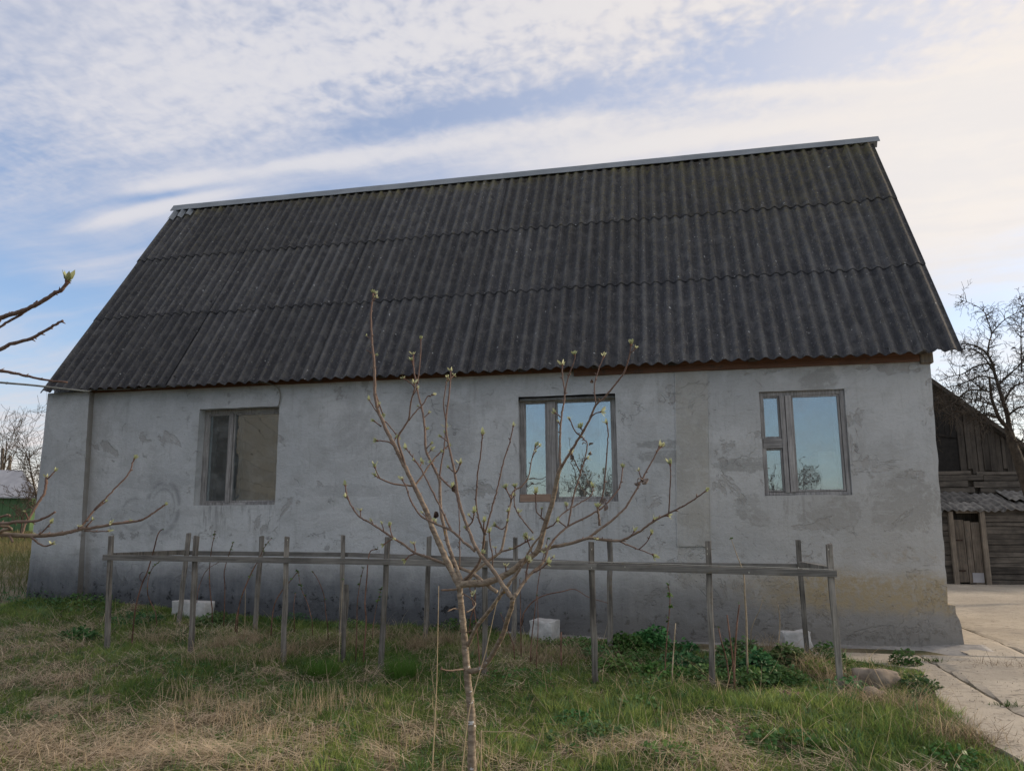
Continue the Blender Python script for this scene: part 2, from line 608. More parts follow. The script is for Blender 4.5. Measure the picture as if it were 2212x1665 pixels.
    col = t.mix(t.mul(inner, .42), col, (.20, .18, .15))
    # specks
    spk = t.step(t.noise(P, 75.0, 2, .5), .74, .80)
    col = t.mix(t.mul(spk, .55), col, (.10, .10, .10))
    wsp = t.step(t.noise(t.vmath('ADD', P, (9, 3, 5)), 48.0, 2, .5), .765, .79)
    col = t.mix(t.mul(wsp, .6), col, (.62, .63, .64))
    t.put(b.inputs['Base Color'], col)
    b.inputs['Roughness'].default_value = .93
    h = t.add(t.add(t.mul(n_fine, .5), t.mul(n_grain, .22)), t.add(t.mul(brush, .22), t.mul(patch, -.6)))
    h = t.add(h, t.mul(hair, -.6))
    h = t.add(h, t.mul(sc1, .6))
    h = t.add(h, t.mul(mould, -.35))
    t.put(b.inputs['Normal'], t.bump(h, .75, .016))
    return m


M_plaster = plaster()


def slate():
    m, t, b = new_mat('old_asbestos_slate')
    P = world_pos(t)
    x, y, z = t.sep(P)[:3]
    oi = obj_rand(t)
    off = t.comb(t.mul(oi, 31.0), t.mul(oi, 17.0), t.mul(oi, 5.0))
    Q = t.vmath('ADD', P, off)
    along = t.noise(t.scale(Q, (6.0, .6, .6)), 1.6, 5, .65)
    mid = t.noise(Q, 5.0, 5, .65)
    fine = t.noise(P, 55.0, 4, .7)
    vf = t.noise(P, 170.0, 2, .6)
    col = t.mix(t.step(along, .32, .70), (.030, .032, .040), (.060, .062, .070))
    col = t.mix(t.mul(t.step(mid, .46, .66), .7), col, (.10, .10, .104))
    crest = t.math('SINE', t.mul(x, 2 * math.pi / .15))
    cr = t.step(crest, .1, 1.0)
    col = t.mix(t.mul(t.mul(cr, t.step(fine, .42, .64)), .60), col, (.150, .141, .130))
    # brown lichen, stronger towards the ridge and along the verges
    up = t.step(z, 3.6, 6.6)
    ln = t.noise(P, 20.0, 5, .75)
    l1 = t.mul(t.step(ln, .46, .62), t.add(.26, t.mul(up, t.add(.25, t.mul(t.step(x, 5.0, 10.5), .55)))))
    col = t.mix(t.mul(l1, t.add(.3, t.mul(cr, .7))), col, (.135, .112, .055))
    top = t.mul(t.step(z, 6.15, 6.5), t.step(t.noise(P, 2.6, 4, .6), .42, .62))
    col = t.mix(t.mul(top, .75), col, (.15, .13, .045))
    olive = t.mul(t.mul(t.step(z, 4.2, 6.4), t.step(x, 5.5, 10.5)), t.step(t.noise(P, 6.0, 6, .72), .42, .62))
    col = t.mix(t.mul(olive, .5), col, (.115, .10, .045))
    blotch = t.step(t.noise(P, 13.0, 6, .75), .55, .66)
    col = t.mix(t.mul(blotch, .42), col, (.155, .15, .148))
    blot2 = t.step(t.noise(t.vmath('ADD', P, (5, 5, 5)), 9.0, 6, .75), .56, .66)
    col = t.mix(t.mul(blot2, .55), col, (.022, .022, .025))
    pale = t.step(t.noise(P, 34.0, 3, .6), .66, .72)
    col = t.mix(t.mul(pale, .75), col, (.34, .34, .33))
    drop = t.step(t.noise(t.vmath('ADD', P, (3, 8, 1)), 17.0, 1, .4), .775, .79)
    col = t.mix(t.mul(drop, .8), col, (.40, .41, .41))
    dark = t.step(t.noise(t.vmath('ADD', P, (1, 2, 7)), 12.0, 3, .6), .70, .72)
    col = t.mix(dark, col, (.012, .012, .013))
    wave = t.node('ShaderNodeTexWhiteNoise', noise_dimensions='1D')
    t.put(wave.inputs['W'], t.math('FLOOR', t.mul(t.add(x, .0375), 1 / .15)))
    wv_ = t.noise(t.comb(t.mul(wave.outputs[0], 50.0), t.mul(oi, 9.0), t.mul(z, .55)), 1.0, 3, .6)
    col = t.mix(t.mul(t.mul(t.step(wv_, .50, .70), t.step(crest, -.2, .8)), .22), col, (.20, .20, .20))
    scr = t.noise(t.scale(P, (60.0, 4.0, 4.0)), 1.0, 4, .7)
    col = t.mix(t.mul(t.step(scr, .58, .70), .45), col, (.19, .185, .18))
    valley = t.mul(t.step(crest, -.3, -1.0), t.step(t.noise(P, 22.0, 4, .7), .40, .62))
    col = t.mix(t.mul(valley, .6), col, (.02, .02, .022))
    fac = t.add(.74, t.mul(oi, .26))
    col = t.mix(1.0, col, t.comb(fac, fac, fac), 'MULTIPLY')
    t.put(b.inputs['Base Color'], col)
    b.inputs['Roughness'].default_value = .82
    t.put(b.inputs['Normal'], t.bump(t.add(fine, t.mul(vf, .5)), .65, .006))
    return m


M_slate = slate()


def simple(name, col, col2=None, rough=.85, scale=8.0, metal=0.0, bump=.2, spec=.3, rnd=0.0, detail=5, bscale=40.0, bdist=.005):
    m, t, b = new_mat(name)
    oc = t.node('ShaderNodeTexCoord').outputs['Object']
    c = t.mix(t.step(t.noise(oc, scale, detail, .62), .32, .70), col, col2 or col)
    if rnd:
        oi = obj_rand(t)
        fac = t.add(1 - rnd / 2, t.mul(oi, rnd))
        c = t.mix(1.0, c, t.comb(fac, fac, fac), 'MULTIPLY')
    t.put(b.inputs['Base Color'], c)
    b.inputs['Roughness'].default_value = rough
    b.inputs['Metallic'].default_value = metal
    b.inputs['Specular IOR Level'].default_value = spec
    if bump:
        t.put(b.inputs['Normal'], t.bump(t.noise(oc, bscale, 4, .65), bump, bdist))
    return m


M_leanslate = simple('grey_lean_to_slate', (.085, .082, .078), (.21, .20, .185), .9, 5.0, 0, .5, rnd=.5)
M_zinc = simple('galvanised_sheet', (.15, .17, .19), (.21, .23, .25), .6, 2.0, .2, .08, .5, bscale=4.0)
M_dirt = simple('dark_soil', (.03, .025, .018), (.06, .048, .032))
M_block = simple('white_silicate_block', (.40, .395, .385), (.60, .59, .58), .9, 7.0, 0, .5, bscale=30, bdist=.008)
M_rock = simple('tan_field_stone', (.17, .14, .11), (.31, .26, .21), .9, 6.0, 0, .6, bscale=18, bdist=.012)
M_rock2 = simple('red_brown_stone', (.15, .09, .07), (.25, .17, .13), .9, 9.0, 0, .6, bscale=18, bdist=.012)
M_cable = simple('grey_cable', (.20, .20, .18), (.30, .30, .27), .7, 9.0, 0, .1)
M_string = simple('pale_twine', (.50, .48, .42), (.60, .58, .52), .9, 30, 0, 0)
M_cane = simple('brown_cane', (.11, .058, .042), (.22, .125, .088), .8, 30.0, 0, .3, rnd=.5)
M_cane2 = simple('pale_dry_cane', (.26, .21, .15), (.40, .33, .23), .85, 25.0, 0, .2, rnd=.3)
M_stalk = simple('straw_stalk', (.36, .28, .17), (.50, .40, .26), .85, 12.0, 0, .1, rnd=.2)
M_deadleaf = simple('dead_leaf', (.020, .014, .011), (.06, .035, .025), .9, 30, 0, .4)
M_palegrey_leaf = simple('withered_leaf', (.14, .11, .095), (.26, .22, .20), .9, 30, 0, .4)
M_room = simple('room_plaster', (.26, .26, .25), (.34, .34, .32), .9, 3.0, 0, .1)
M_white = simple('white_paint', (.72, .74, .74), (.80, .81, .81), .5, 3.0, 0, .05)
M_curtain = simple('white_curtain', (.62, .65, .66), (.75, .77, .78), .9, 5.0, 0, .1)
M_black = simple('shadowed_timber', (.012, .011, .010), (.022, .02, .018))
M_farbark = simple('far_bark', (.055, .043, .033), (.10, .078, .058), .9, 6, 0, .2)
M_darkbark = simple('dark_fruit_tree_bark', (.030, .025, .021), (.075, .062, .048), .9, 12, 0, .5)
M_brush = simple('brown_brushwood', (.10, .075, .045), (.20, .155, .09), .9, 3, 0, .2)
M_green = simple('green_painted_board', (.055, .115, .045), (.085, .155, .06), .7, 4, 0, .2)
M_fargrey = simple('grey_sheet_roof', (.30, .295, .31), (.40, .39, .40), .6, 2, .1, .1)
M_farbrown = simple('brown_board_gable', (.11, .06, .04), (.16, .09, .06), .8, 4, 0, .2)
M_pole = simple('grey_pole_wood', (.12, .105, .09), (.20, .175, .15), .9, 9, 0, .3)
M_brick = simple('dark_red_brick', (.045, .022, .018), (.13, .045, .032), .9, 40, 0, .6, bscale=60, bdist=.01)


def glass():
    m, t, b = new_mat('window_glass')
    t.n.remove(b)
    out = t.n['Material Output']
    gl = t.node('ShaderNodeBsdfGlossy')
    gl.inputs['Roughness'].default_value = .0
    P = world_pos(t)
    t.put(gl.inputs['Normal'], t.bump(t.noise(P, 2.2, 3, .5), .16, .012))
    gl.inputs['Color'].default_value = (.82, .93, .98, 1)
    tr = t.node('ShaderNodeBsdfTransparent')
    tr.inputs['Color'].default_value = (.84, .88, .88, 1)
    fr = t.node('ShaderNodeFresnel')
    fr.inputs[0].default_value = 1.5
    f = t.math('ADD', t.mul(fr.outputs[0], 1.2), .22, clamp=True)
    mx = t.node('ShaderNodeMixShader')
    t.put(mx.inputs[0], f)
    t.l.new(tr.outputs[0], mx.inputs[1])
    t.l.new(gl.outputs[0], mx.inputs[2])
    df = t.node('ShaderNodeBsdfDiffuse')
    df.inputs['Color'].default_value = (.55, .56, .55, 1)
    m2 = t.node('ShaderNodeMixShader')
    t.put(m2.inputs[0], t.add(.07, t.mul(t.step(t.noise(P, 5.0, 6, .7), .40, .75), .14)))
    t.l.new(mx.outputs[0], m2.inputs[1])
    t.l.new(df.outputs[0], m2.inputs[2])
    t.l.new(m2.outputs[0], out.inputs[0])
    return m


M_glass = glass()


def concrete():
    m, t, b = new_mat('pale_yard_concrete')
    P = world_pos(t)
    n1 = t.noise(P, .9, 5, .6)
    n2 = t.noise(P, 5.0, 6, .68)
    n3 = t.noise(t.scale(P, (1.6, 3.4, 1.0)), 3.6, 7, .74, .9)
    n5 = t.noise(P, .55, 6, .66)
    n4 = t.noise(P, 45.0, 4, .7)
    col = t.mix(t.step(n1, .3, .7), (.38, .335, .27), (.50, .445, .365))
    col = t.mix(t.mul(t.step(n2, .5, .72), .5), col, (.37, .32, .255))
    col = t.mix(t.mul(t.step(n3, .545, .61), .70), col, (.17, .15, .125))
    col = t.mix(t.mul(t.step(n5, .50, .62), .45), col, (.26, .235, .20))
    col = t.mix(t.mul(t.step(n4, .60, .70), .45), col, (.20, .18, .15))
    col = t.mix(t.mul(t.step(t.noise(P, 14.0, 5, .7), .62, .68), .8), col, (.085, .075, .06))
    t.put(b.inputs['Base Color'], col)
    b.inputs['Roughness'].default_value = .9
    t.put(b.inputs['Normal'], t.bump(t.add(n4, t.mul(n3, 1.2)), .7, .012))
    return m


M_conc = concrete()


def apron_mat():
    m, t, b = new_mat('grey_apron_cement')
    P = world_pos(t)
    col = t.mix(t.step(t.noise(P, 3.0, 6, .65), .35, .68), (.20, .195, .19), (.36, .345, .325))
    col = t.mix(t.mul(t.step(t.noise(P, 14.0, 5, .7), .55, .68), .6), col, (.10, .095, .09))
    t.put(b.inputs['Base Color'], col)
    t.put(b.inputs['Normal'], t.bump(t.noise(P, 40.0, 4, .7), .6, .01))
    return m


M_apron = apron_mat()


def ground_mat():
    m, t, b = new_mat('matted_ground')
    P = world_pos(t)
    n1 = t.noise(P, 1.1, 5, .62)
    n2 = t.noise(P, 9.0, 5, .7)
    n3 = t.noise(P, 60.0, 3, .7)
    col = t.mix(t.step(n1, .38, .62), (.085, .090, .042), (.23, .185, .12))
    col = t.mix(t.mul(t.step(n2, .5, .68), .6), col, (.14, .108, .066))
    col = t.mix(t.mul(t.step(n3, .5, .7), .6), col, (.022, .019, .013))
    # far meadow: yellow green
    x, y, z = t.sep(P)[:3]
    far = t.step(y, 3.0, 10.0)
    mcol = t.mix(t.step(t.noise(P, .5, 5, .7), .4, .62), (.085, .105, .035), (.22, .17, .09))
    col = t.mix(far, col, mcol)
    t.put(b.inputs['Base Color'], col)
    b.inputs['Roughness'].default_value = .95
    t.put(b.inputs['Normal'], t.bump(t.add(n3, n2), .9, .03))
    return m


M_ground = ground_mat()


def attr_mat(name, transl=.35, rough=.6):
    m, t, b = new_mat(name)
    a = t.node('ShaderNodeAttribute')
    a.attribute_name = 'tint'
    out = t.n['Material Output']
    t.l.new(a.outputs['Color'], b.inputs['Base Color'])
    b.inputs['Roughness'].default_value = rough
    b.inputs['Specular IOR Level'].default_value = .25
    tl = t.node('ShaderNodeBsdfTranslucent')
    t.l.new(a.outputs['Color'], tl.inputs['Color'])
    mx = t.node('ShaderNodeMixShader')
    mx.inputs[0].default_value = transl
    t.l.new(b.outputs[0], mx.inputs[1])
    t.l.new(tl.outputs[0], mx.inputs[2])
    t.l.new(mx.outputs[0], out.inputs[0])
    return m


M_blade = attr_mat('grass_blade', .5)
M_leaf = attr_mat('green_leaf', .3, .5)


def bark_mat():
    m, t, b = new_mat('young_apple_bark')
    P = world_pos(t)
    z = t.sep(P)[2]
    n1 = t.noise(t.scale(P, (1, 1, 2.5)), 24.0, 5, .65)
    n2 = t.noise(P, 9.0, 4, .6)
    col = t.mix(t.step(n1, .35, .68), (.15, .115, .082), (.33, .27, .20))
    col = t.mix(t.mul(t.step(n2, .5, .7), .5), col, (.20, .18, .125))
    a = t.node('ShaderNodeAttribute')
    a.attribute_name = 'age'
    col = t.mix(a.outputs['Fac'], (.125, .075, .06), col)
    # white lichen scabs on the stem, ochre ones on the forks
    wl = t.mul(t.step(t.noise(t.scale(P, (1, 1, 2.2)), 17.0, 3, .5), .655, .675), t.step(z, .72, .2))
    col = t.mix(t.mul(wl, t.mul(a.outputs['Fac'], .9)), col, (.60, .61, .60))
    ol = t.mul(t.step(t.noise(P, 21.0, 3, .5), .69, .71), t.step(z, .3, .6))
    col = t.mix(t.mul(ol, t.mul(a.outputs['Fac'], .9)), col, (.34, .21, .035))
    gl = t.step(t.noise(P, 50.0, 3, .6), .62, .7)
    col = t.mix(t.mul(gl, .35), col, (.24, .235, .20))
    t.put(b.inputs['Base Color'], col)
    b.inputs['Roughness'].default_value = .7
    t.put(b.inputs['Normal'], t.bump(n1, .5, .004))
    return m


M_bark = bark_mat()

# ------------------------------------------------------------------ terrain
XB = [0.0, 0.8, 1.7, 3.0, 4.3, 5.6, 7.4, 8.6, 11.4]
ZB = [-.02, -.03, -.06, -.165, -.225, -.265, -.325, -.36, -.345]
XM = [-2.0, 3.5, 5.5, 7.5, 9.5, 11.4]
ZM = [-.20, -.29, -.335, -.40, -.375, -.40]
YKR = [0, 11, 30, 120, 900]
ZKR = [0, -.29, -.42, -.47, -.47]
ZKL = [0, .20, .62, .80, .80]


def gz(x, y, rough=True):
    x, y = np.asarray(x, float), np.asarray(y, float)
    zb, zm = np.interp(x, XB, ZB), np.interp(x, XM, ZM)
    t1 = np.clip(-y / 2.1, 0, 1)
    t2 = np.clip((-y - 2.1) / 2.9, 0, 1)
    zf = zb + (zm - zb) * t1
    zf = zf + (-.475 - zm) * t2
    zf = zf + np.interp(y, [-400, -40, -11, -9, -5], [-.5, -.3, -.15, -.11, 0])
    w = np.clip((x - 1.0) / 8.0, 0, 1)
    zk = zb + np.interp(y, YKR, ZKL) * (1 - w) + np.interp(y, YKR, ZKR) * w
    z = np.where(y < 0, zf, zk)
    if rough:
        k = np.clip((-.3 - y) / .8, 0, 1) * np.clip((10.4 - x) / .5, 0, 1)
        z = z + k * (.022 * np.sin(1.9 * x + 1.1 * y) * np.cos(2.3 * y - .7 * x) + .012 * np.sin(5.1 * x + 2.0) * np.sin(4.4 * y))
        # mound of mown straw, lower left
        z = z + .11 * np.exp(-((x - 6.05) / .75) ** 2 - ((y + 4.75) / .5) ** 2)
        z = z + .06 * np.exp(-((x - 3.7) / 1.1) ** 2 - ((y + 2.4) / .5) ** 2)
    return z


def ground_at(px, py):
    z = -.2
    for _ in range(12):
        p = at(px, py, Z=z)
        z = .5 * z + .5 * float(gz(p[0], p[1]))
    return np.array([p[0], p[1], float(gz(p[0], p[1]))])


def axis(fine_lo, fine_hi, step, lo, hi):
    a = np.arange(fine_lo, fine_hi + 1e-6, step)
    right, s, c = [], step, fine_hi
    while c < hi:
        s *= 1.35
        c += s
        right.append(min(c, hi))
    left, s, c = [], step, fine_lo
    while c > lo:
        s *= 1.35
        c -= s
        left.append(max(c, lo))
    return np.concatenate([left[::-1], a, right])


def grid_mesh(name, xs, ys, zf, mat):
    X, Y = np.meshgrid(xs, ys)
    Z = zf(X, Y)
    v = np.stack([X, Y, Z], -1).reshape(-1, 3)
    nx, ny = len(xs), len(ys)
    i = np.arange(nx - 1)[None, :] + np.arange(ny - 1)[:, None] * nx
    f = np.stack([i, i + 1, i + 1 + nx, i + nx], -1).reshape(-1, 4)
    me = bpy.data.meshes.new(name)
    me.from_pydata(v.tolist(), [], f.tolist())
    me.materials.append(mat)
    me.polygons.foreach_set('use_smooth', [True] * len(me.polygons))
    return me


g = link('ground', grid_mesh('ground', axis(1.5, 12.5, .09, -700, 700), axis(-6.4, 1.5, .09, -400, 900), gz, M_ground))
tag(g, kind='structure')

# yard of poured concrete slabs, split along its cracks
cr1 = (ground_at(1555.3 + 1400 * .34292, 1094.5 + 1030 * .34292), ground_at(1555.3 + 1900 * .34292, 1094.5 + 1330 * .34292))
yard = bpy.data.objects.new('yard', None)
yard.location = (14, 2, -.2)
COL.objects.link(yard)
WORLD_LOC['yard'] = np.array([14, 2, -.2])
tag(yard, kind='structure')


EDGE = np.array([ground_at(*p_) for p_ in ((2300, 1700), (2212, 1655), (2120, 1600), (2040, 1530), (1990, 1452))])
EDGE_Y = [-9] + list(EDGE[:, 1]) + [-.75, -.55]
EDGE_X = [EDGE[0, 0] + .8] + list(EDGE[:, 0]) + [9.9, 8.4]


def yard_left(y):
    return np.interp(y, EDGE_Y, EDGE_X)


def yard_slab(poly_planes, name='slab'):
    bm = bmesh.new()
    ys = np.concatenate([np.arange(-9, -.3, .06), np.arange(-.3, 11.3, .3)])
    nx = 60
    rows = []
    for y in ys:
        xl = float(yard_left(y)) if y < -.5 else 11.35
        tt = (np.linspace(0, 1, nx) ** 1.8)
        row = []
        for q in tt:
            x = xl + (26 - xl) * q
            jit = .03 * fn(x, y, 3, 6.0) if q == 0 else 0
            z = float(gz(x, y, False)) + .028 + .010 * fn(x, y, 0, 1.7) + .004 * fn(x, y, 1, 7.0)
            row.append(bm.verts.new((x + jit, y, z)))
        rows.append(row)
    for a, b_ in zip(rows[:-1], rows[1:]):
        for i in range(nx - 1):
            bm.faces.new((a[i], a[i + 1], b_[i + 1], b_[i]))
    for co, no in poly_planes:
        geom = bm.verts[:] + bm.edges[:] + bm.faces[:]
        bmesh.ops.bisect_plane(bm, geom=geom, plane_co=co, plane_no=no, clear_outer=True)
    for co, no in poly_planes:
        no_ = np.array(no) * (1 if no[0] > 0 else -1)
        for v_ in bm.verts:
            p_ = np.array(v_.co)
            if abs((p_ - co) @ np.array(no)) < .004:
                k_ = .045 * fn(p_[0], p_[1], 0, 2.3) + .02 * fn(p_[0], p_[1], 4, 9.0)
                v_.co = Vector(tuple(p_ + no_ * k_)) + Vector((0, 0, -.012))
    ret = bmesh.ops.extrude_face_region(bm, geom=bm.faces[:])
    for e in ret['geom']:
        if isinstance(e, bmesh.types.BMVert):
            pass
    vs = [e for e in ret['geom'] if isinstance(e, bmesh.types.BMVert)]
    bmesh.ops.translate(bm, verts=[v_ for v_ in bm.verts if v_ not in set(vs)], vec=(0, 0, -.07))
    bmesh.ops.recalc_face_normals(bm, faces=bm.faces[:])
    me = bpy.data.meshes.new(name)
    off = WORLD_LOC['yard']
    bmesh.ops.translate(bm, verts=bm.verts[:], vec=tuple(-off))
    bm.to_mesh(me)
    bm.free()
    me.materials.append(M_conc)
    me.polygons.foreach_set('use_smooth', [False] * len(me.polygons))
    return link(name, me, yard, off)


d1 = cr1[1] - cr1[0]
n1 = np.array([d1[1], -d1[0], 0]) / np.linalg.norm(d1[:2])
if n1[0] < 0: n1 = -n1
c1 = cr1[0]
p2a, p2b = ground_at(1555.3 + 1530 * .34292, 1094.5 + 770 * .34292), ground_at(1555.3 + 1900 * .34292, 1094.5 + 930 * .34292)
d2 = p2b - p2a
n2 = np.array([d2[1], -d2[0], 0]) / np.linalg.norm(d2[:2])
if n2[0] < 0: n2 = -n2
c2 = p2a
yard_slab([(tuple(c1 - n1 * .014), tuple(n1))])
yard_slab([(tuple(c1 + n1 * .014), tuple(-n1)), (tuple(c2 - n2 * .010), tuple(n2))])
yard_slab([(tuple(c2 + n2 * .010), tuple(-n2))])

# ------------------------------------------------------------------ the house
HX0, HX1, HYB = 0.0, 11.40, 4.86
house = empty('house', (5.7, 2.4, 0.0), 'long grey plastered house with a steep dark corrugated slate roof', 'house')
WORLD_LOC['house'] = np.array([5.7, 2.4, 0.0])
OPEN = [(2.328, 3.506, 1.215, 2.50), (6.722, 7.913, 1.215, 2.492), (9.566, 10.496, 1.264, 2.453)]
WT = 2.86


def wall_y(x, z):
    return .010 * fn(x, 0, z, .8) + .004 * fn(x, 5, z, 3.0) + .0015 * fn(x, 9, z, 11.0)


def edge_jit(x, z):
    return .006 * fn(x, 2, z, 9.0)


def right_x(z):
    return 11.353 + .0235 * z + .008 * fn(0, 4, z, 4.0)


cx = sorted(set(np.round(np.concatenate([np.arange(0, 11.30, .08), [a for o_ in OPEN for a in o_[:2]], [11.36]]), 4)))
cz = sorted(set(np.round(np.concatenate([np.arange(-.7, WT, .08), [a for o_ in OPEN for a in o_[2:]], [WT]]), 4)))


def thin(c, keep):
    out = [c[0]]
    for q in c[1:]:
        if q - out[-1] < .02:
            if any(abs(q - k) < 1e-6 for k in keep):
                out[-1] = q
            continue
        out.append(q)
    return out


cx = thin(cx, [round(a, 4) for o_ in OPEN for a in o_[:2]] + [11.36])
cz = thin(cz, [round(a, 4) for o_ in OPEN for a in o_[2:]] + [WT])
mb = MB()


def wp(x, z, y=None):
    xx = x
    if x > 11.3: xx = right_x(z)
    ej = edge_jit(x, z)
    yy = wall_y(x, z) if y is None else y
    return (xx + ej, yy, z + ej if -.6 < z < 2.8 else z)


V = [wp(x, z) for z in cz for x in cx]
F = []
nxw = len(cx)
for j in range(len(cz) - 1):
    for i in range(nxw - 1):
        xm, zm = (cx[i] + cx[i + 1]) / 2, (cz[j] + cz[j + 1]) / 2
        if any(a < xm < b_ and c < zm < d for a, b_, c, d in OPEN):
            continue
        k = j * nxw + i
        F.append((k, k + 1, k + 1 + nxw, k + nxw))
mb.add(V, F)
for a, b_, c, d in OPEN:                       # reveals
    zs = [z for z in cz if c - 1e-6 <= z <= d + 1e-6]
    xs = [x for x in cx if a - 1e-6 <= x <= b_ + 1e-6]
    for xx, flip in ((a, 1), (b_, 0)):
        xx = min(xs, key=lambda q: abs(q - xx))
        vs = [wp(xx, z) for z in zs] + [wp(xx, z, .30) for z in zs]
        n = len(zs)
        mb.add(vs, [(i, i + 1, i + 1 + n, i + n) if not flip else (i + n, i + 1 + n, i + 1, i) for i in range(n - 1)])
    for zz, flip in ((c, 0), (d, 1)):
        zz = min(zs, key=lambda q: abs(q - zz))
        vs = [wp(x, zz) for x in xs] + [wp(x, zz, .30) for x in xs]
        n = len(xs)
        mb.add(vs, [(i, i + 1, i + 1 + n, i + n) if not flip else (i + n, i + 1 + n, i + 1, i) for i in range(n - 1)])
# right end return
vs = [wp(11.36, z) for z in cz] + [(right_x(z), .40, z) for z in cz]
n = len(cz)
mb.add(vs, [(i, i + n, i + 1 + n, i + 1) for i in range(n - 1)])
mb.build('front_wall', M_plaster, house, smooth=False)
w = MB()
w.lohi((.0, .40, -.8), (.30, HYB - .3, WT)).build('end_wall', M_plaster, house)
w = MB()
w.lohi((11.06, .40, -.8), (11.385, HYB - .3, WT)).build('end_wall', M_plaster, house)
MB().lohi((.0, HYB - .3, -.8), (11.385, HYB, WT)).build('back_wall', M_plaster, house)
MB().lohi((.30, .30, -.8), (11.06, HYB - .3, .25)).build('floor', M_room, house)
MB().lohi((.30, 2.6, .25), (11.06, 2.72, 2.80)).build('room_wall', M_room, house)
MB().lohi((.0, .02, 2.865), (11.385, HYB, 2.92)).build('ceiling', M_room, house)
for xx in (.02, 11.10):
    MB().prism([(xx, .10, 2.925), (xx, HYB - .10, 2.925), (xx, 2.43, 6.40)], (.25, 0, 0)).build('gable', M_plaster, house)

# corner pier at the left end, slightly proud of the wall
pt, pb = at(192, 848, Y=-.10), at(165, 1295, Y=-.10)
nz = 34
vs, fs = [], []
for j in range(nz):
    z = -.5 + (2.79 + .5) * j / (nz - 1)
    tt = (z) / 2.79
    xr = pb[0] * (1 - tt) + pt[0] * tt
    xl = -.045 + .035 * tt
    for i in range(9):
        x = xl + (xr - xl) * i / 8
        ch = .012 if i in (0, 8) else 0
        vs.append((x + .006 * fn(x, 1, z, 6), -.105 + ch + .008 * fn(x, 3, z, 1.6) + .003 * fn(x, 4, z, 9), z))
    vs.append((xr, .015, z))
    vs.append((xl, .40, z))
for j in range(nz - 1):
    for i in range(8):
        k = j * 11 + i
        fs.append((k, k + 1, k + 12, k + 11))
    k = j * 11
    fs.append((k + 8, k + 9, k + 20, k + 19))
    fs.append((k + 10, k, k + 11, k + 21))
k = (nz - 1) * 11
fs.append(tuple(range(k, k + 11)))
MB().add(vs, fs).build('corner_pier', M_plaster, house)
# two upright seams with a slightly raised strip of render between them
a0, a1, a2, a3 = (at(*p_, Y=-.006) for p_ in ((1463, 1180), (1535, 1180), (1530, 795), (1458, 795)))
vs, fs = [], []
for j in range(30):
    q = j / 29
    l, r_ = a0 * (1 - q) + a3 * q, a1 * (1 - q) + a2 * q
    for i in range(6):
        p_ = l * (1 - i / 5) + r_ * i / 5
        jx = .006 * fn(p_[0], 7, p_[2], 7)
        vs.append((p_[0] + jx, wall_y(p_[0], p_[2]) - (.013 if 0 < i < 5 else .006), p_[2]))
for j in range(29):
    for i in range(5):
        k = j * 6 + i
        fs.append((k, k + 1, k + 7, k + 6))
MB().add(vs, fs).build('plaster_strip', M_plaster, house)
for pa, pb_ in ((a0, a3), (a1, a2)):
    path = [(pa * (1 - q) + pb_ * q) + np.array([.006 * fn(q * 9, 1, 0), 0, 0]) for q in np.linspace(0, 1, 26)]
    path = [np.array([p_[0], wall_y(p_[0], p_[2]) - .004, p_[2]]) for p_ in path]
    MB().tube(path, .0075, 5).build('render_joint', M_plaster, house)

# plinth block standing out at the right-hand corner
bm = bmesh.new()
bmesh.ops.create_cube(bm, size=1.0)
bmesh.ops.subdivide_edges(bm, edges=bm.edges[:], cuts=9, use_grid_fill=True)
for v_ in bm.verts:
    x, y, z = v_.co
    X = 11.28 + (x + .5) * .175
    Y = .012 + (y + .5) * 4.8
    Z = -.6 + (z + .5) * .685
    taper = (.5 - z) * .035
    rnd = .02 * fn(X, Y, Z, 6) + .012 * fn(X, Y, Z, 17)
    if x > .4 and z > .4: X -= .03
    v_.co = (X + taper * (x > 0) + rnd * (x > 0), Y + (rnd * .4 - .004) * (y < -.3), Z + rnd * .8 * (z > 0))
me = bpy.data.meshes.new('plinth')
org = np.array([11.4, 2.4, -.3])
bmesh.ops.translate(bm, verts=bm.verts[:], vec=tuple(-org))
bm.to_mesh(me)
bm.free()
me.materials.append(M_plaster)
link('plinth', me, house, org)

# vent hole low on the left
vc = at(310, 1245, Y=-.004)
vm = MB()
ang = np.linspace(0, 2 * np.pi, 20, endpoint=False)
ring = [(vc[0] + .055 * math.cos(a) * (1 + .12 * fn(math.cos(a), math.sin(a), 1, 2)), -.012, vc[2] + .06 * math.sin(a)) for a in ang]
inner = [(vc[0] + .044 * math.cos(a), .010, vc[2] + .048 * math.sin(a)) for a in ang]
cen = [(vc[0], .016, vc[2])]
vm.add(ring + inner + cen, [(i, (i + 1) % 20, 20 + (i + 1) % 20, 20 + i) for i in range(20)] + [(20 + i, 20 + (i + 1) % 20, 40) for i in range(20)])
vo = vm.build('vent_hole', M_brick, house)
tag(vo, label='round brick-red vent hole low in the wall')

# concrete apron along the foot of the wall
xs_ = np.linspace(6.2, 11.66, 110)
vs, fs = [], []
for x in xs_:
    wdt = np.interp(x, [6.2, 7.0, 7.6, 8.3, 9, 10.5, 11.3, 11.66], [.22, .30, .28, .20, .36, .44, .46, .48]) + .025 * fn(x, 0, 0, 3)
    zw = float(np.interp(x, XB, ZB)) + .012 + .03 * float(np.clip((x - 11.0) / .3, 0, 1))
    for i, q in enumerate(np.linspace(0, 1, 8)):
        y = .02 - wdt * q
        z = zw - .045 * q + .008 * fn(x, y, 2, 5)
        vs.append((x, y, z))
    vs.append((x, y - .02, float(gz(x, y, False)) - .15))
for j in range(len(xs_) - 1):
    for i in range(8):
        k = j * 9 + i
        fs.append((k, k + 1, k + 10, k + 9))
k = (len(xs_) - 1) * 9
fs.append(tuple(range(k, k + 9)))
fs.append(tuple(range(8, -1, -1)))
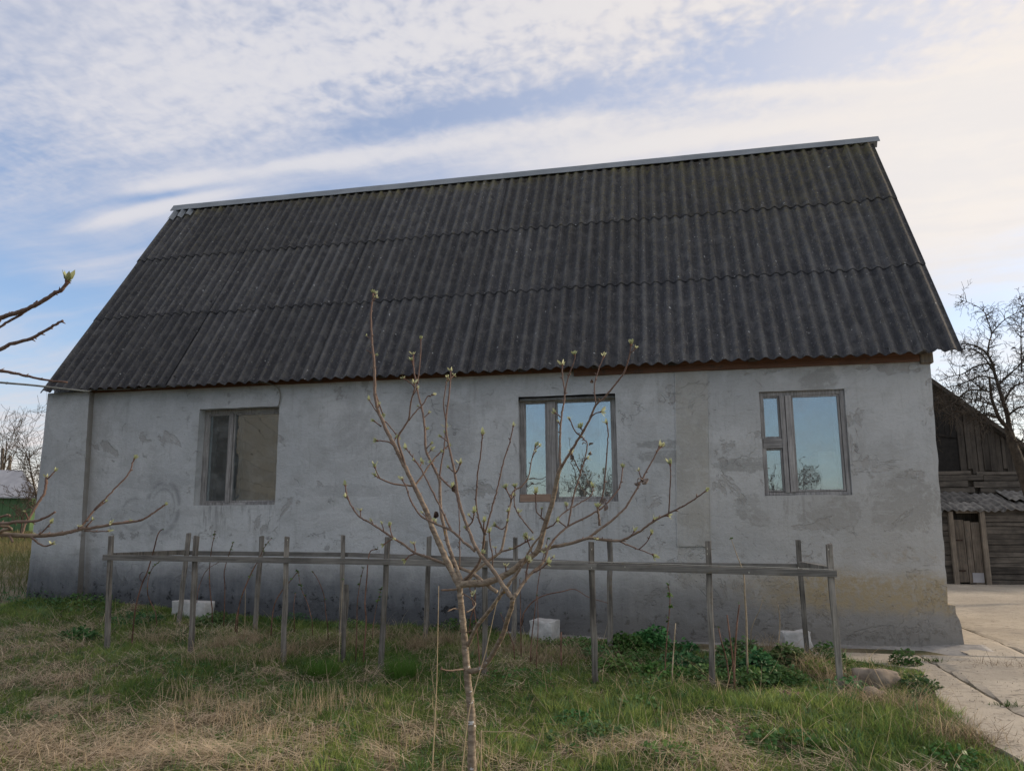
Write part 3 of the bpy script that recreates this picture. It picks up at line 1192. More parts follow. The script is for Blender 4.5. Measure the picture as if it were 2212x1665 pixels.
tag(MB().add(vs, fs).build('concrete_apron', M_apron, smooth=True), kind='structure')

# roof ---------------------------------------------------------
E0 = np.array([0, -.20, 2.795])
SV = np.array([0, 2.53, 3.68])
SL = np.linalg.norm(SV)
SV = SV / SL
NV = np.array([0, -SV[2], SV[1]])
PITCH, AMP, TH = .15, .024, .007
RX0, RX1 = -.045, 11.685
roof = MB().bar((RX0 + .1, 2.33, 6.36), (RX1 - .1, 2.33, 6.36), .10, .14).build('roof', M_barnv, house)


def sheet(x0, x1, s0, s1, base, lift, seed):
    nx = int(round((x1 - x0) / PITCH * 8)) + 1
    ss = np.linspace(s0, s1, 7)
    top, bot = [], []
    r_ = np.random.default_rng(seed)
    tw, sag = r_.normal(0, .002), r_.normal(0, .002)
    brk = r_.random(nx) * .010
    for si, s in enumerate(ss):
        q = (s - s0) / (s1 - s0)
        for i, x in enumerate(np.linspace(x0, x1, nx)):
            h = AMP * math.sin(2 * math.pi * x / PITCH) + base + lift * (1 - q) + tw * (i / nx - .5) * 2 + sag * math.sin(q * math.pi)
            h += .0015 * fn(x, s, seed, 2.0)
            sj = s - (brk[i] if si == 0 else 0)
            p_ = E0 + SV * sj + NV * h
            p_[0] = x
            top.append(p_)
            bot.append(p_ - NV * TH)
    ns = len(ss)
    f = []
    n = len(top)
    for j in range(ns - 1):
        for i in range(nx - 1):
            k = j * nx + i
            f.append((k, k + 1, k + 1 + nx, k + nx))
            f.append((n + k + nx, n + k + 1 + nx, n + k + 1, n + k))
    for i in range(nx - 1):
        f.append((i + 1, i, n + i, n + i + 1))
    for j in range(ns - 1):
        k = j * nx
        f.append((k, k + nx, n + k + nx, n + k))
        k = j * nx + nx - 1
        f.append((k + nx, k, n + k, n + k + nx))
    return MB().add(top + bot, f)


rows = [(0.0, SL * .34), (SL * .34, SL * .67), (SL * .67, SL + .02)]
seed = 0
for ri, (s0, s1) in enumerate(rows):
    edges = [RX0] + [.0375 + (k * 7 + 5) * PITCH for k in range(11)] + [RX1]
    edges = [e for e in edges if e <= RX1 - .2] + [RX1]
    for k in range(len(edges) - 1):
        seed += 1
        js = rng.normal(0, .007)
        ov = PITCH * .5 if k < len(edges) - 2 else 0
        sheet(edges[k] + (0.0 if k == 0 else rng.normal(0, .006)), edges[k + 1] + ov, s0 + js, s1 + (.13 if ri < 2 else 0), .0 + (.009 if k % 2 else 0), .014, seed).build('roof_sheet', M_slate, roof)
# far slope
vs, fs = [], []
xs2 = np.arange(RX0, RX1, .0375)
for s in (0, SL):
    for x in xs2:
        p_ = E0 + SV * s + NV * (AMP * math.sin(2 * math.pi * x / PITCH))
        vs.append((x, 4.86 - p_[1], p_[2]))
n = len(xs2)
MB().add(vs, [(i + n, i + 1 + n, i + 1, i) for i in range(n - 1)]).build('far_roof_slope', M_slate, roof)
# ridge flashing in four lengths
def ridge_piece(x0, x1, drop0, drop1, seed, dent=False):
    n = max(6, int((x1 - x0) / .12))
    vs, fs = [], []
    for i in range(n + 1):
        q = i / n
        x = x0 + (x1 - x0) * q
        wob = .006 * fn(x, seed, 0, 1.3) + (.018 * fn(x, seed, 5, 6.0) if dent else 0)
        dr = drop0 * (1 - q) + drop1 * q + .004 * fn(x, seed, 2, 2.2)
        crest = np.array([x, 2.37, 6.60 + wob * .5])
        lip = crest + np.array([0, -.60, -.80]) * dr + NV * wob
        back = crest + np.array([0, .64, -.77]) * .16
        for p_ in (back, crest + np.array([0, .012, 0]), crest + np.array([0, -.012, 0]), lip, lip + np.array([0, .012, -.002])):
            vs.append(p_)
    for i in range(n):
        for k in range(4):
            a = i * 5 + k
            fs.append((a, a + 1, a + 6, a + 5))
    return MB().add(vs, fs).build('ridge_cap', M_zinc, roof)


xa, xb, xc = (float(at(p_, q_, Y=2.33)[0]) for p_, q_ in ((436, 438), (1080, 386), (1365, 352)))
tag(ridge_piece(-.06, xa + .03, .165, .165, 1, True), label='short dented piece of ridge flashing at the left end')
ridge_piece(xa, xb + .08, .165, .160, 2)
ridge_piece(xb, xc + .08, .168, .150, 3)
ridge_piece(xc, 11.765, .160, .135, 4)
for k in range(3):                             # pale metal patches under the dented flashing
    xw = RX0 + .09 + k * .15
    vs, fs = [], []
    for j, s in enumerate((SL - .30 + .05 * k, SL - .02)):
        for i in range(9):
            x = xw - .055 + .11 * i / 8
            p_ = E0 + SV * s + NV * (AMP * math.sin(2 * math.pi * x / PITCH) + .018 + .008)
            vs.append((x, p_[1], p_[2]))
    fs = [(i, i + 1, i + 10, i + 9) for i in range(8)]
    MB().add(vs, fs).build('metal_patch', M_zinc, roof)
# fascia boards under the eave and the wall plate end
MB().lohi((.60, -.035, 2.785), (7.40, .0, 2.862)).build('fascia_board', M_fascia, house, bevel=.003)
MB().lohi((7.42, -.045, 2.728), (11.30, -.004, 2.862)).build('fascia_board', M_fascia, house, bevel=.003)
MB().lohi((7.45, -.062, 2.80), (11.30, -.047, 2.86)).build('fascia_board', M_fascia, house, bevel=.003)
MB().lohi((11.305, -.05, 2.70), (11.44, .3, 2.862)).build('wall_plate_end', M_barnpost, house, bevel=.012)
for k in range(13):                            # rafter feet
    xr = .5 + k * .9
    MB().bar((xr, -.15, 2.80), (xr, .3, 3.45), .05, .10, up=(1, 0, 0)).build('rafter', M_barnv, roof)


# windows ------------------------------------------------------
def window(o_, dep, label, bars_v, bars_h, panes, fw=.055, glassdep=.03):
    a, b_, c, d = o_
    f = MB()
    y0, y1 = dep, dep + .075
    f.lohi((a, y0, c), (a + fw, y1, d)).lohi((b_ - fw, y0, c), (b_, y1, d))
    f.lohi((a + fw, y0 + .002, c), (b_ - fw, y1 - .002, c + fw * .7)).lohi((a + fw, y0 + .002, d - fw), (b_ - fw, y1 - .002, d))
    win = f.build('window', M_frame, house, bevel=.004)
    tag(win, label=label)
    for x0, x1, z0, z1, yo in bars_v:
        MB().lohi((x0, y0 - .012 + yo, z0), (x1, y1 - .01 + yo, z1)).build('mullion', M_frame, win, bevel=.004)
    for x0, x1, z0, z1, yo in bars_h:
        MB().lohi((x0, y0 - .008 + yo, z0), (x1, y1 - .012 + yo, z1)).build('glazing_bar', M_frameh, win, bevel=.004)
    for x0, x1, z0, z1 in panes:               # sash round each pane, then the pane
        s = MB()
        sw = .022
        ya, yb = y0 + .012, y0 + .05
        s.lohi((x0, ya, z0), (x0 + sw, yb, z1)).lohi((x1 - sw, ya, z0), (x1, yb, z1))
        s.lohi((x0 + sw, ya + .001, z0), (x1 - sw, yb - .001, z0 + sw)).lohi((x0 + sw, ya + .001, z1 - sw), (x1 - sw, yb - .001, z1))
        s.build('sash', M_frame, win, bevel=.003)
        MB().lohi((x0 + .01, y0 + glassdep, z0 + .01), (x1 - .01, y0 + glassdep + .004, z1 - .01)).build('pane', M_glass, win)
    # inner frame of the double window, a hand behind
    g_ = MB()
    yi = dep + .15
    for x0, x1, z0, z1 in panes:
        g_.lohi((x0 - .02, yi, z0), (x0 + .045, yi + .04, z1)).lohi((x1 - .045, yi, z0), (x1 + .02, yi + .04, z1))
        g_.lohi((x0 + .045, yi + .002, z0 - .01), (x1 - .045, yi + .038, z0 + .045)).lohi((x0 + .045, yi + .002, z1 - .045), (x1 - .045, yi + .038, z1 + .01))
    g_.build('inner_frame', M_frame, win)
    return win


def wx(px, py, dep):
    return float(at(px, py, Y=dep)[0])


# left window: deep reveal, narrow left light
D1 = .135
a, b_, c, d = OPEN[0]
m0, m1 = wx(492, 990, D1), wx(500, 990, D1)
window(OPEN[0], D1, 'left window with brown boards mirrored in its panes', [(m0, m1, c + .03, d - .04, 0)], [],
       [(a + .05, m0 - .002, c + .04, d - .055), (m1 + .002, b_ - .05, c + .04, d - .055)])
D2 = .075
a, b_, c, d = OPEN[1]
m0, m1 = wx(1182, 970, D2), wx(1201, 970, D2)
window(OPEN[1], D2, 'middle window behind the young apple tree, with a small board on its sill', [(m0, m1, c + .03, d - .05, 0)], [],
       [(a + .05, m0 - .002, c + .04, d - .05), (m1 + .002, b_ - .05, c + .04, d - .05)])
D3 = .035
a, b_, c, d = OPEN[2]
m0, m1 = wx(1690, 960, D3), wx(1712, 960, D3)
zb = float(at(1665, 968, Y=D3)[2])
zt = float(at(1665, 947, Y=D3)[2])
window(OPEN[2], D3, 'right window with a small upper and lower light on its left side',
       [(m0, m0 + .052, c + .03, d - .05, 0), (m0 + .058, m1 + .012, c + .035, d - .05, -.008)], [(a + .02, m0 - .001, zb, zt, 0)],
       [(a + .012, m0 - .002, zt + .001, d - .05), (a + .012, m0 - .002, c + .04, zb - .001), (m1 + .014, b_ - .055, c + .04, d - .05)], fw=.05)

# things in and at the windows
p0, p1 = at(1124, 1083, Y=.03), at(1190, 1068, Y=.03)
pl = MB().lohi((p0[0], .01, OPEN[1][2] + .004), (p1[0], .035, p1[2] + .008)).build('plank', M_plank, bevel=.003)
tag(pl, 'short pale brown board with a knot standing on the middle window sill', 'board')
cv = []
cf = []
x0, x1 = wx(1296, 960, .26), wx(1330, 960, .26)
for i in range(25):
    x = x0 + (x1 - x0) * i / 24
    for z in (1.22, 2.52):
        cv.append((x, .27 + .018 * math.sin(i * 1.35), z))
cf = [(2 * i, 2 * i + 2, 2 * i + 3, 2 * i + 1) for i in range(24)]
co = MB().add(cv, cf).build('curtain', M_curtain, smooth=True)
co.modifiers.new('solid', 'SOLIDIFY').thickness = .004
tag(co, 'white curtain hanging inside the right edge of the middle window', 'curtain')
x0 = wx(1768, 1000, .27)
cab = MB()
ztop = float(at(1790, 974, Y=.27)[2])
cab.lohi((x0, .27, .25), (x0 + .55, .80, ztop))
co = cab.build('cabinet', M_white, None, bevel=.01)
tag(co, 'white cabinet standing inside behind the right window', 'cabinet')
MB().lohi((x0 + .02, .255, .32), (x0 + .53, .268, ztop - .03)).build('cabinet_door', M_white, co, bevel=.004)

# ------------------------------------------------------------------ service cable
pts = [at(-400, 792, Y=-1.6), at(-80, 818, Y=-.85), at(0, 826, Y=-.72), at(70, 832, Y=-.56), at(140, 840, Y=-.40), at(190, 845, Y=-.26)]
path = list(smooth_path(pts, 5))
under = [at(200, 842, Y=-.16), at(300, 839, Y=-.10), at(420, 830, Y=-.07), at(520, 823, Y=-.06), at(575, 827, Y=-.05), at(598, 836, Y=-.045), at(605, 850, Y=-.03), at(604, 868, Y=-.025), at(600, 879, Y=-.015)]
path2 = list(smooth_path(under, 5))
cb = MB()
cb.tube(path, np.linspace(.016, .011, len(path)), 8)
cb.tube([path[-1]] + path2, .009, 6)
for q in (11, 17):
    cb.tube([path[q] + np.array([-.012, 0, 0]), path[q] + np.array([.012, 0, 0])], .0165, 8)
co = cb.build('service_cable', M_cable, smooth=True)
tag(co, 'grey cable reaching the roof corner and running under the eave to the left window', 'cable')

# ------------------------------------------------------------------ trellis frame
YF, YB_ = -2.10, -.75
FRONT = [((230, 1405), (240, 1155)), ((412, 1412), (425, 1157)), ((612, 1412), (621, 1158)), ((823, 1442), (838, 1160)), ((1047, 1420), (1049, 1167)),
         ((1287, 1475), (1277, 1170)), ((1540, 1470), (1528, 1168)), ((1815, 1465), (1790, 1175))]
BACK = [((386, 1345), (408, 1152)), ((551, 1352), (566, 1157)), ((737, 1357), (741, 1155)), ((921, 1347), (927, 1157)), ((1110, 1392), (1114, 1160)),
        ((1318, 1395), (1317, 1163)), ((1743, 1400), (1724, 1166))]
trel = empty('trellis', (7, -1.5, -.3), 'grey weathered wooden trellis of posts and two long rails in front of the wall', 'trellis')
WORLD_LOC['trellis'] = np.array([7, -1.5, -.3])


def post(bpx, tpx, Y, w=.050, name='post', parent=trel):
    b = at(*bpx, Y=Y)
    tp = at(*tpx, Y=Y)
    d = (b - tp) / np.linalg.norm(b - tp)
    zg = float(gz(b[0], Y)) - .12
    b = b + d * max(0, (b[2] - zg))
    mb_ = MB()
    Zd = (tp - b) / np.linalg.norm(tp - b)
    Xd = np.cross((0, 1.0, 0), Zd)
    Xd /= np.linalg.norm(Xd)
    Yd = np.cross(Zd, Xd)
    vs, fs = [], []
    rot = rng.normal(0, .22)
    nl_ = 7
    for j in range(nl_):
        q = j / (nl_ - 1)
        c_ = b + (tp - b) * q + (Xd * rng.normal(0, .0035) + Yd * rng.normal(0, .003)) * (0 < j)
        ww, hh_ = w * rng.uniform(.92, 1.05), w * .72 * rng.uniform(.9, 1.08)
        r2 = rot + .12 * q
        X2, Y2 = Xd * math.cos(r2) + Yd * math.sin(r2), Yd * math.cos(r2) - Xd * math.sin(r2)
        for i_, k_ in ((-1, -1), (1, -1), (1, 1), (-1, 1)):
            vs.append(c_ + X2 * i_ * ww / 2 + Y2 * k_ * hh_ / 2 + Zd * (rng.normal(0, .006) if j == nl_ - 1 else 0))
    for j in range(nl_ - 1):
        for i_ in range(4):
            a_, c2_ = j * 4 + i_, j * 4 + (i_ + 1) % 4
            fs.append((a_, c2_, c2_ + 4, a_ + 4))
    fs += [(3, 2, 1, 0), tuple(range((nl_ - 1) * 4, nl_ * 4))]
    mb_.add(vs, fs)
    o = mb_.build(name, M_post, parent, bevel=.004)
    return o


for b, tp in FRONT: post(b, tp, YF, .049)
for b, tp in BACK: post(b, tp, YB_, .050)


def rail(pxs, Y, h, mat=M_rail, off=0.0):
    for (p_, q_) in zip(pxs[:-1], pxs[1:]):
        a_, b2 = at(*p_, Y=Y), at(*q_, Y=Y)
        a_[1] += off
        b2[1] += off
        mb_ = MB()
        mb_.bar(a_, b2, .026, h, up=(0, 1, 0)) if False else mb_.bar(a_, b2, .024, h, up=(0, 0, 1))
        mb_.build('rail', mat, trel, bevel=.003)


rail([(228, 1203), (845, 1213), (1290, 1223.5), (1806, 1238)], YF, .056, off=-.034)
rail([(385, 1194), (750, 1198), (1330, 1219), (1738, 1223)], YB_, .050, off=.034)
for (pf, pb2) in (((240, 1200), (402, 1192)), ((1800, 1232), (1728, 1218))):
    a_, b2 = at(*pf, Y=YF), at(*pb2, Y=YB_)
    MB().bar(a_ + np.array([0, .03, 0]), b2 - np.array([0, .03, 0]), .024, .055).build('cross_rail', M_post, trel, bevel=.003)
for (pf, pb2) in (((625, 1206), (900, 1199)), ((1290, 1219), (1318, 1213))):
    pass
# twine stretched along the front rail
tw = MB()
pts = [at(x, y - 6, Y=YF - .052) for x, y in ((1040, 1217), (1140, 1218), (1280, 1219), (1410, 1223), (1530, 1227), (1680, 1231), (1800, 1236))]
tw.tube(smooth_path(pts, 3), .0018, 4)
tw.build('twine', M_string, trel)
nl = MB()
for x, y in ((1278, 1186), (1528, 1185), (1528, 1196), (1725, 1226), (1790, 1186), (621, 1166), (1278, 1226), (1350, 1224), (1618, 1236)):
    p_ = at(x, y, Y=YF - .05)
    nl.box(p_, (.006, .004, .012))
nl.build('nail', M_string, trel)
st_ = post((741, 1432), (749, 1262), YF + .15, .040, 'stake', None)
tag(st_, 'short free-standing grey stake lower than the trellis posts, left of the apple tree', 'stake')

# ------------------------------------------------------------------ loose blocks and stones
def rough_block(c, size, rot, seed, mat, sub=9, amp=.022, name='block', rounding=.0):
    bm = bmesh.new()
    bmesh.ops.create_cube(bm, size=1.0)
    bmesh.ops.subdivide_edges(bm, edges=bm.edges[:], cuts=sub, use_grid_fill=True)
    for v_ in bm.verts:
        p_ = v_.co.copy()
        if rounding:
            s = p_.normalized() * .62
            p_ = p_.lerp(s, rounding)
        q = Vector((p_.x * size[0], p_.y * size[1], p_.z * size[2]))
        n_ = mnoise.noise(q * 9 + Vector((seed * 7.1, 0, 0))) * amp + mnoise.noise(q * 28 + Vector((seed, 3, 0))) * amp * .4
        corner = (abs(p_.x) > .42) + (abs(p_.y) > .42) + (abs(p_.z) > .42)
        k = 1 + n_ / max(size)
        q = q * k
        if corner >= 2: q *= (1 - .03 * (1 + mnoise.noise(q * 14 + Vector((0, seed, 0)))))
        v_.co = q
    me = bpy.data.meshes.new(name)
    bm.to_mesh(me)
    bm.free()
    me.materials.append(mat)
    me.polygons.foreach_set('use_smooth', [rounding > .3] * len(me.polygons))
    o = link(name, me, None, c)
    o.rotation_euler = rot
    return o


def block_at(px0, py0, px1, py1, Y, depth, rot, seed, label, tilt=0):
    a_, b2 = at(px0, py1, Y=Y), at(px1, py0, Y=Y)
    a_[0], b2[0] = at(px0, (py0 + py1) / 2, Y=Y)[0], at(px1, (py0 + py1) / 2, Y=Y)[0]
    w_, h_ = b2[0] - a_[0], b2[2] - a_[2]
    hh = h_ + .015
    o = rough_block(((a_[0] + b2[0]) / 2, Y + depth / 2, b2[2] - hh / 2), (w_ * .86, depth, hh), (0, tilt, rot), seed, M_block)
    return tag(o, label, 'block', 'white blocks along the foot of the wall')


block_at(362, 1300, 452, 1332, -.42, .20, R(-6), 1, 'low white block in the grass below the left window', R(1))
block_at(1142, 1342, 1204, 1388, -.42, .24, R(-18), 2, 'cube-like white block standing on the apron behind the apple tree', R(1))
block_at(1686, 1366, 1756, 1412, -.66, .18, R(12), 3, 'white block beside a back trellis post below the right window', R(-2))


def stone(px, py, w_px, h_px, mat, seed, label, grp='stones in the grass'):
    p_ = ground_at(px, py)
    s = np.linalg.norm(p_ - CAM) / FPX
    o = rough_block((p_[0], p_[1] + .04, p_[2] + h_px * s * .28), (w_px * s, w_px * s * .75, h_px * s * 1.2), (R(8), R(6), R(seed * 40)), seed, mat, 7, .07, 'stone', .42)
    return tag(o, label, 'stone', grp)


stone(1893, 1482, 72, 32, M_rock, 3, 'large tan field stone at the grass edge by the concrete yard')
stone(1842, 1492, 34, 20, M_rock, 5, 'tan stone left of the large field stone, half in the grass')
stone(1884, 1512, 40, 20, M_rock, 8, 'half-buried tan stone just below the large field stone')
stone(1719, 1512, 36, 13, M_rock2, 9, 'flat reddish stone in the grass, leftmost of the stones')

# ------------------------------------------------------------------ trees
def cropA(p_): return (691.2 + p_[0] * .41522, 576.0 + p_[1] * .41522)
def cropB(p_): return (864.1 + p_[0] * .23902, 1267.3 + p_[1] * .23902)
def cropC(p_): return (p_[0] * .27681, 921.7 + p_[1] * .27681)
def cropE(p_): return (p_[0] * .27681, 518.4 + p_[1] * .27681)
def cropF(p_): return (518.4 + p_[0] * .27681, 1094.5 + p_[1] * .27681)
def cropG(p_): return (1036.9 + p_[0] * .27681, 1094.5 + p_[1] * .27681)
def cropH(p_): return (1555.3 + p_[0] * .34292, 1094.5 + p_[1] * .34292)
def cropK(p_): return (1981.6 + p_[0] * .24229, 633.6 + p_[1] * .24229)
SCA = dict(A=.41522, B=.23902, C=.27681, E=.27681, F=.27681, G=.27681, H=.34292, K=.24229)
CRP = dict(A=cropA, B=cropB, C=cropC, E=cropE, F=cropF, G=cropG, H=cropH, K=cropK)


def leaf_cluster_mesh(name, seed, size, pale):
    """an opening fruit bud: brown scales at the base and a few pointed young leaves"""
    r_ = np.random.default_rng(seed)
    vs, fs, cols = [], [], []
    n = r_.integers(4, 8)
    for k in range(n):
        az = k * 2 * np.pi / n + r_.normal(0, .3)
        el = r_.uniform(.55, 1.35)
        L = size * r_.uniform(.6, 1.1)
        wd = L * r_.uniform(.15, .24)
        d = np.array([math.cos(az) * math.cos(el), math.sin(az) * math.cos(el), math.sin(el)])
        s = np.cross(d, (0, 0, 1.0))
        s /= np.linalg.norm(s) + 1e-9
        up = np.cross(s, d)
        b = len(vs)
        curl = r_.uniform(-.15, .25) * L
        c0 = np.array([.40, .44, .24]) * r_.uniform(.75, 1.2) * (1.25 if pale else 1) + np.array([.03, 0, .03]) * pale
        pts = [(0, 0), (.35, 1), (.7, .8), (1, 0)]
        for q, ww in pts:
            base = d * L * q + up * curl * q * q
            vs.append(base + s * wd * ww)
            vs.append(base - s * wd * ww + up * .1 * wd)
            cc = c0 * (.7 + .45 * q)
            cols += [cc, cc * .85]
        for j in range(3):
            a = b + 2 * j
            fs.append((a, a + 1, a + 3, a + 2))
    # scales
    for k in range(4):
        az = k * np.pi / 2 + .4
        b = len(vs)
        for (rr, zz) in ((.10, -.12), (.18, .08), (.08, .35)):
            for da in (-.5, .5):
                vs.append(np.array([math.cos(az + da) * rr, math.sin(az + da) * rr, zz]) * size)
                cols.append(np.array([.20, .10, .075]))
        fs += [(b, b + 1, b + 3, b + 2), (b + 2, b + 3, b + 5, b + 4)]
    me = bpy.data.meshes.new(name)
    me.from_pydata([tuple(v_) for v_ in vs], [], fs)
    ca = me.color_attributes.new('tint', 'FLOAT_COLOR', 'POINT')
    ca.data.foreach_set('color', np.concatenate([np.array(cols), np.ones((len(cols), 1))], 1).astype(np.float32).ravel())
    me.materials.append(M_leaf)
    return me


BUDS = [leaf_cluster_mesh('leaf_bud', s, .036, s % 2) for s in range(6)]


def crumpled_leaf_mesh(seed, size, mat):
    r_ = np.random.default_rng(seed)
    bm = bmesh.new()
    bmesh.ops.create_grid(bm, x_segments=5, y_segments=4, size=.5)
    for v_ in bm.verts:
        x, y, z = v_.co
        w_ = 1 - (abs(x) * 1.6) ** 2 * .7
        a = y * 3.2 * w_
        v_.co = Vector((x * size + .1 * size * fn(x, y, seed, 3), math.sin(a) * size * .36 * w_, (1 - math.cos(a)) * size * .4 + .18 * size * fn(x, y, seed + 9, 2.5)))
    me = bpy.data.meshes.new('dry_leaf')
    bm.to_mesh(me)
    bm.free()
    me.materials.append(mat)
    return me


class Tree:
    def __init__(self, root, Y0, mat, bud_scale=1.0):
        self.root, self.Y0, self.mat, self.bs = root, Y0, mat, bud_scale
        self.paths = {}
        self.nb = 0

    def branch(self, key, crop, pts, w0, w1, dy=0.0, parent=None, name='branch', age=(1.0, 0.2), tip=True, bud_every=0.0, kink=.004, nubs=True):
        P = np.array([CRP[crop](p_) if crop else p_ for p_ in pts], float)
        y0 = self.Y0
        if parent:
            pp, pY = self.paths[parent]
            y0 = pY[np.argmin(((pp - P[0]) ** 2).sum(1))]
        seg = np.r_[0, np.cumsum(np.linalg.norm(np.diff(P, axis=0), axis=1))]
        t_ = seg / seg[-1]
        Ys = y0 + dy * t_
        Q = np.column_stack([P, Ys])
        Q = smooth_path(Q, 5)
        self.paths[key] = (Q[:, :2].copy(), Q[:, 2].copy())
        W3 = np.array([at(a_, b_2, Y=c_) for a_, b_2, c_ in Q])
        n = len(W3)
        tt = np.linspace(0, 1, n)
        # irregularity: small kinks at the nodes
        for i in range(1, n - 1):
            if i % 3 == 0:
                W3[i] += rng.normal(0, kink * .35, 3)
        wpx = (w0 + (w1 - w0) * tt ** .8) * (SCA[crop] if crop else 1.0)
        dep = (W3 - CAM) @ CF
        rad = wpx / FPX * dep / 2
        rad = rad * (1 + .10 * np.array([fn(i * .9, self.nb * 3.3, 0) for i in range(n)]))
        rad[::4] *= 1.10
        self.nb += 1
        mb_ = MB()
        ns = 10 if rad[0] > .012 else (7 if rad[0] > .005 else 5)
        mb_.tube(W3, rad, ns)
        na = mb_.c
        ages = np.repeat(np.clip(age[0] + (age[1] - age[0]) * tt, 0, 1), ns)
        if nubs:                               # short spurs and leaf scars
            L = np.linalg.norm(np.diff(W3, axis=0), axis=1).sum()
            for _ in range(int(L / .075)):
                i = rng.integers(2, n - 1)
                d = W3[min(i + 1, n - 1)] - W3[i - 1]
                d /= np.linalg.norm(d) + 1e-9
                sd2 = rng.normal(0, 1, 3)
                sd2 -= d * (sd2 @ d)
                sd2 /= np.linalg.norm(sd2)
                ln = rng.uniform(.006, .016)
                e = W3[i] + (sd2 * .8 + d * .6) * (ln + rad[i])
                mb_.tube([W3[i], (W3[i] + e) / 2 + d * .001, e], [rad[i] * .6 + .001, .0028, .0012], 4)
                ages = np.r_[ages, np.full(12, .15)]
        o = mb_.build(name, self.mat, self.root, smooth=True)
        a = o.data.attributes.new('age', 'FLOAT', 'POINT')
        a.data.foreach_set('value', ages.astype(np.float32))
        if tip:
            self.bud(W3[-1], W3[-1] - W3[-3], 1.0)
        if bud_every:
            L = np.linalg.norm(np.diff(W3, axis=0), axis=1).sum()
            for _ in range(int(L / bud_every * .8)):
                i = rng.integers(int(n * .25), n - 1)
                d = W3[i + 1] - W3[i]
                self.spur(W3[i], d, rad[i])
        return W3

    def spur(self, p_, d, r_):
        d = d / (np.linalg.norm(d) + 1e-9)
        s = rng.normal(0, 1, 3)
        s -= d * (s @ d)
        s /= np.linalg.norm(s)
        s[2] = abs(s[2])
        L = rng.uniform(.012, .05)
        e = p_ + (s * .75 + d * .55) * L
        mb_ = MB()
        mb_.tube([p_, (p_ + e) / 2 + rng.normal(0, .002, 3), e], [.0035, .003, .0026], 5)
        o = mb_.build('spur', self.mat, self.root, smooth=True)
        self.bud(e, e - p_, rng.uniform(.6, .95))

    def bud(self, p_, d, sc):
        d = d / (np.linalg.norm(d) + 1e-9)
        o = bpy.data.objects.new('leaf_bud', BUDS[rng.integers(0, len(BUDS))])
        COL.objects.link(o)
        o.parent = self.root
        o.location = tuple(p_ - WORLD_LOC[self.root.name])
        q = Vector(d).to_track_quat('Z', 'Y')
        o.rotation_mode = 'QUATERNION'
        o.rotation_quaternion = q
        s = sc * self.bs * rng.uniform(.8, 1.15)
        o.scale = (s, s, s)
        return o

    def dead(self, crop, p_, Y, size, mat, seed):
        me = crumpled_leaf_mesh(seed, size * .85, mat)
        o = link('dry_leaf', me, self.root, at(*CRP[crop](p_), Y=Y))
        o.rotation_euler = (rng.uniform(0, 6), rng.uniform(0, 6), rng.uniform(0, 6))
        return o


TY = -5.0
tbase = at(1019, 1665, Y=TY)
apple = empty('apple_tree', (tbase[0], TY, float(gz(tbase[0], TY))), 'young bare apple tree with opening leaf buds standing in the grass before the house', 'tree')
WORLD_LOC['apple_tree'] = np.array(apple.location)
T = Tree(apple, TY, M_bark)
T.branch('trunk', 'B', [(664, 1830), (650, 1665), (650, 1500), (648, 1300), (645, 1150), (630, 1000), (612, 860), (606, 760), (592, 600), (578, 420), (560, 240), (545, 100), (540, 0), (536, -60)], 88, 50, 0, name='trunk', age=(1, 1), tip=False, nubs=False)
lead = dict(bud_every=.16)
T.branch('b1', 'A', [(730, 1670), (700, 1610), (655, 1520), (625, 1450), (590, 1370), (565, 1300), (535, 1230), (490, 1140), (455, 1065), (430, 1020), (395, 945), (355, 870), (325, 800), (300, 740), (285, 650), (285, 570), (280, 480), (274, 430), (268, 350), (264, 250), (272, 180), (276, 140)], 36, 7, .35, 'trunk', age=(1, 0), bud_every=.17)
T.branch('b1a', 'A', [(445, 1040), (428, 980), (405, 895), (440, 830), (462, 790), (472, 710), (488, 650), (492, 628), (470, 605), (440, 583)], 13, 5, -.05, 'b1', age=(.3, 0), bud_every=.2)
T.branch('b1b', 'A', [(462, 800), (500, 752), (540, 710), (560, 675), (585, 668)], 8, 5, .05, 'b1a', age=(.2, 0))
T.branch('b1c', 'A', [(392, 940), (360, 912), (300, 905)], 10, 6, -.05, 'b1', age=(.3, 0))
T.branch('b1d', 'A', [(330, 805), (345, 810), (375, 845), (400, 880)], 8, 5, .05, 'b1', age=(.3, 0))
T.branch('b1e', 'A', [(318, 830), (285, 805)], 8, 5, -.04, 'b1', age=(.2, 0))
T.branch('b1f', 'A', [(305, 765), (285, 740), (258, 695)], 7, 5, .04, 'b1', age=(.2, 0))
T.branch('b1g', 'A', [(490, 1140), (430, 1136), (370, 1125), (310, 1100), (293, 1088)], 11, 6, -.15, 'b1', age=(.4, 0))
T.branch('b1h', 'A', [(312, 1100), (298, 1075), (287, 1045)], 7, 5, -.02, 'b1g', age=(.2, 0))
T.branch('b1i', 'A', [(490, 1140), (530, 1090), (570, 1030), (610, 980), (662, 935)], 12, 6, .18, 'b1', age=(.4, 0), bud_every=.2)
T.branch('b1j', 'A', [(283, 470), (270, 450), (240, 432)], 6, 4, .03, 'b1', age=(.1, 0), tip=False)
T.branch('b1k', 'A', [(290, 660), (310, 720), (325, 760)], 8, 6, .05, 'b1', age=(.1, 0))
T.branch('b8', 'A', [(735, 1650), (790, 1647), (850, 1645), (930, 1620), (1000, 1580), (1060, 1530), (1120, 1490), (1143, 1450), (1160, 1380), (1185, 1300), (1215, 1200), (1230, 1120), (1245, 1060), (1255, 1040)], 38, 20, -.25, 'trunk', age=(1, .8), tip=False)
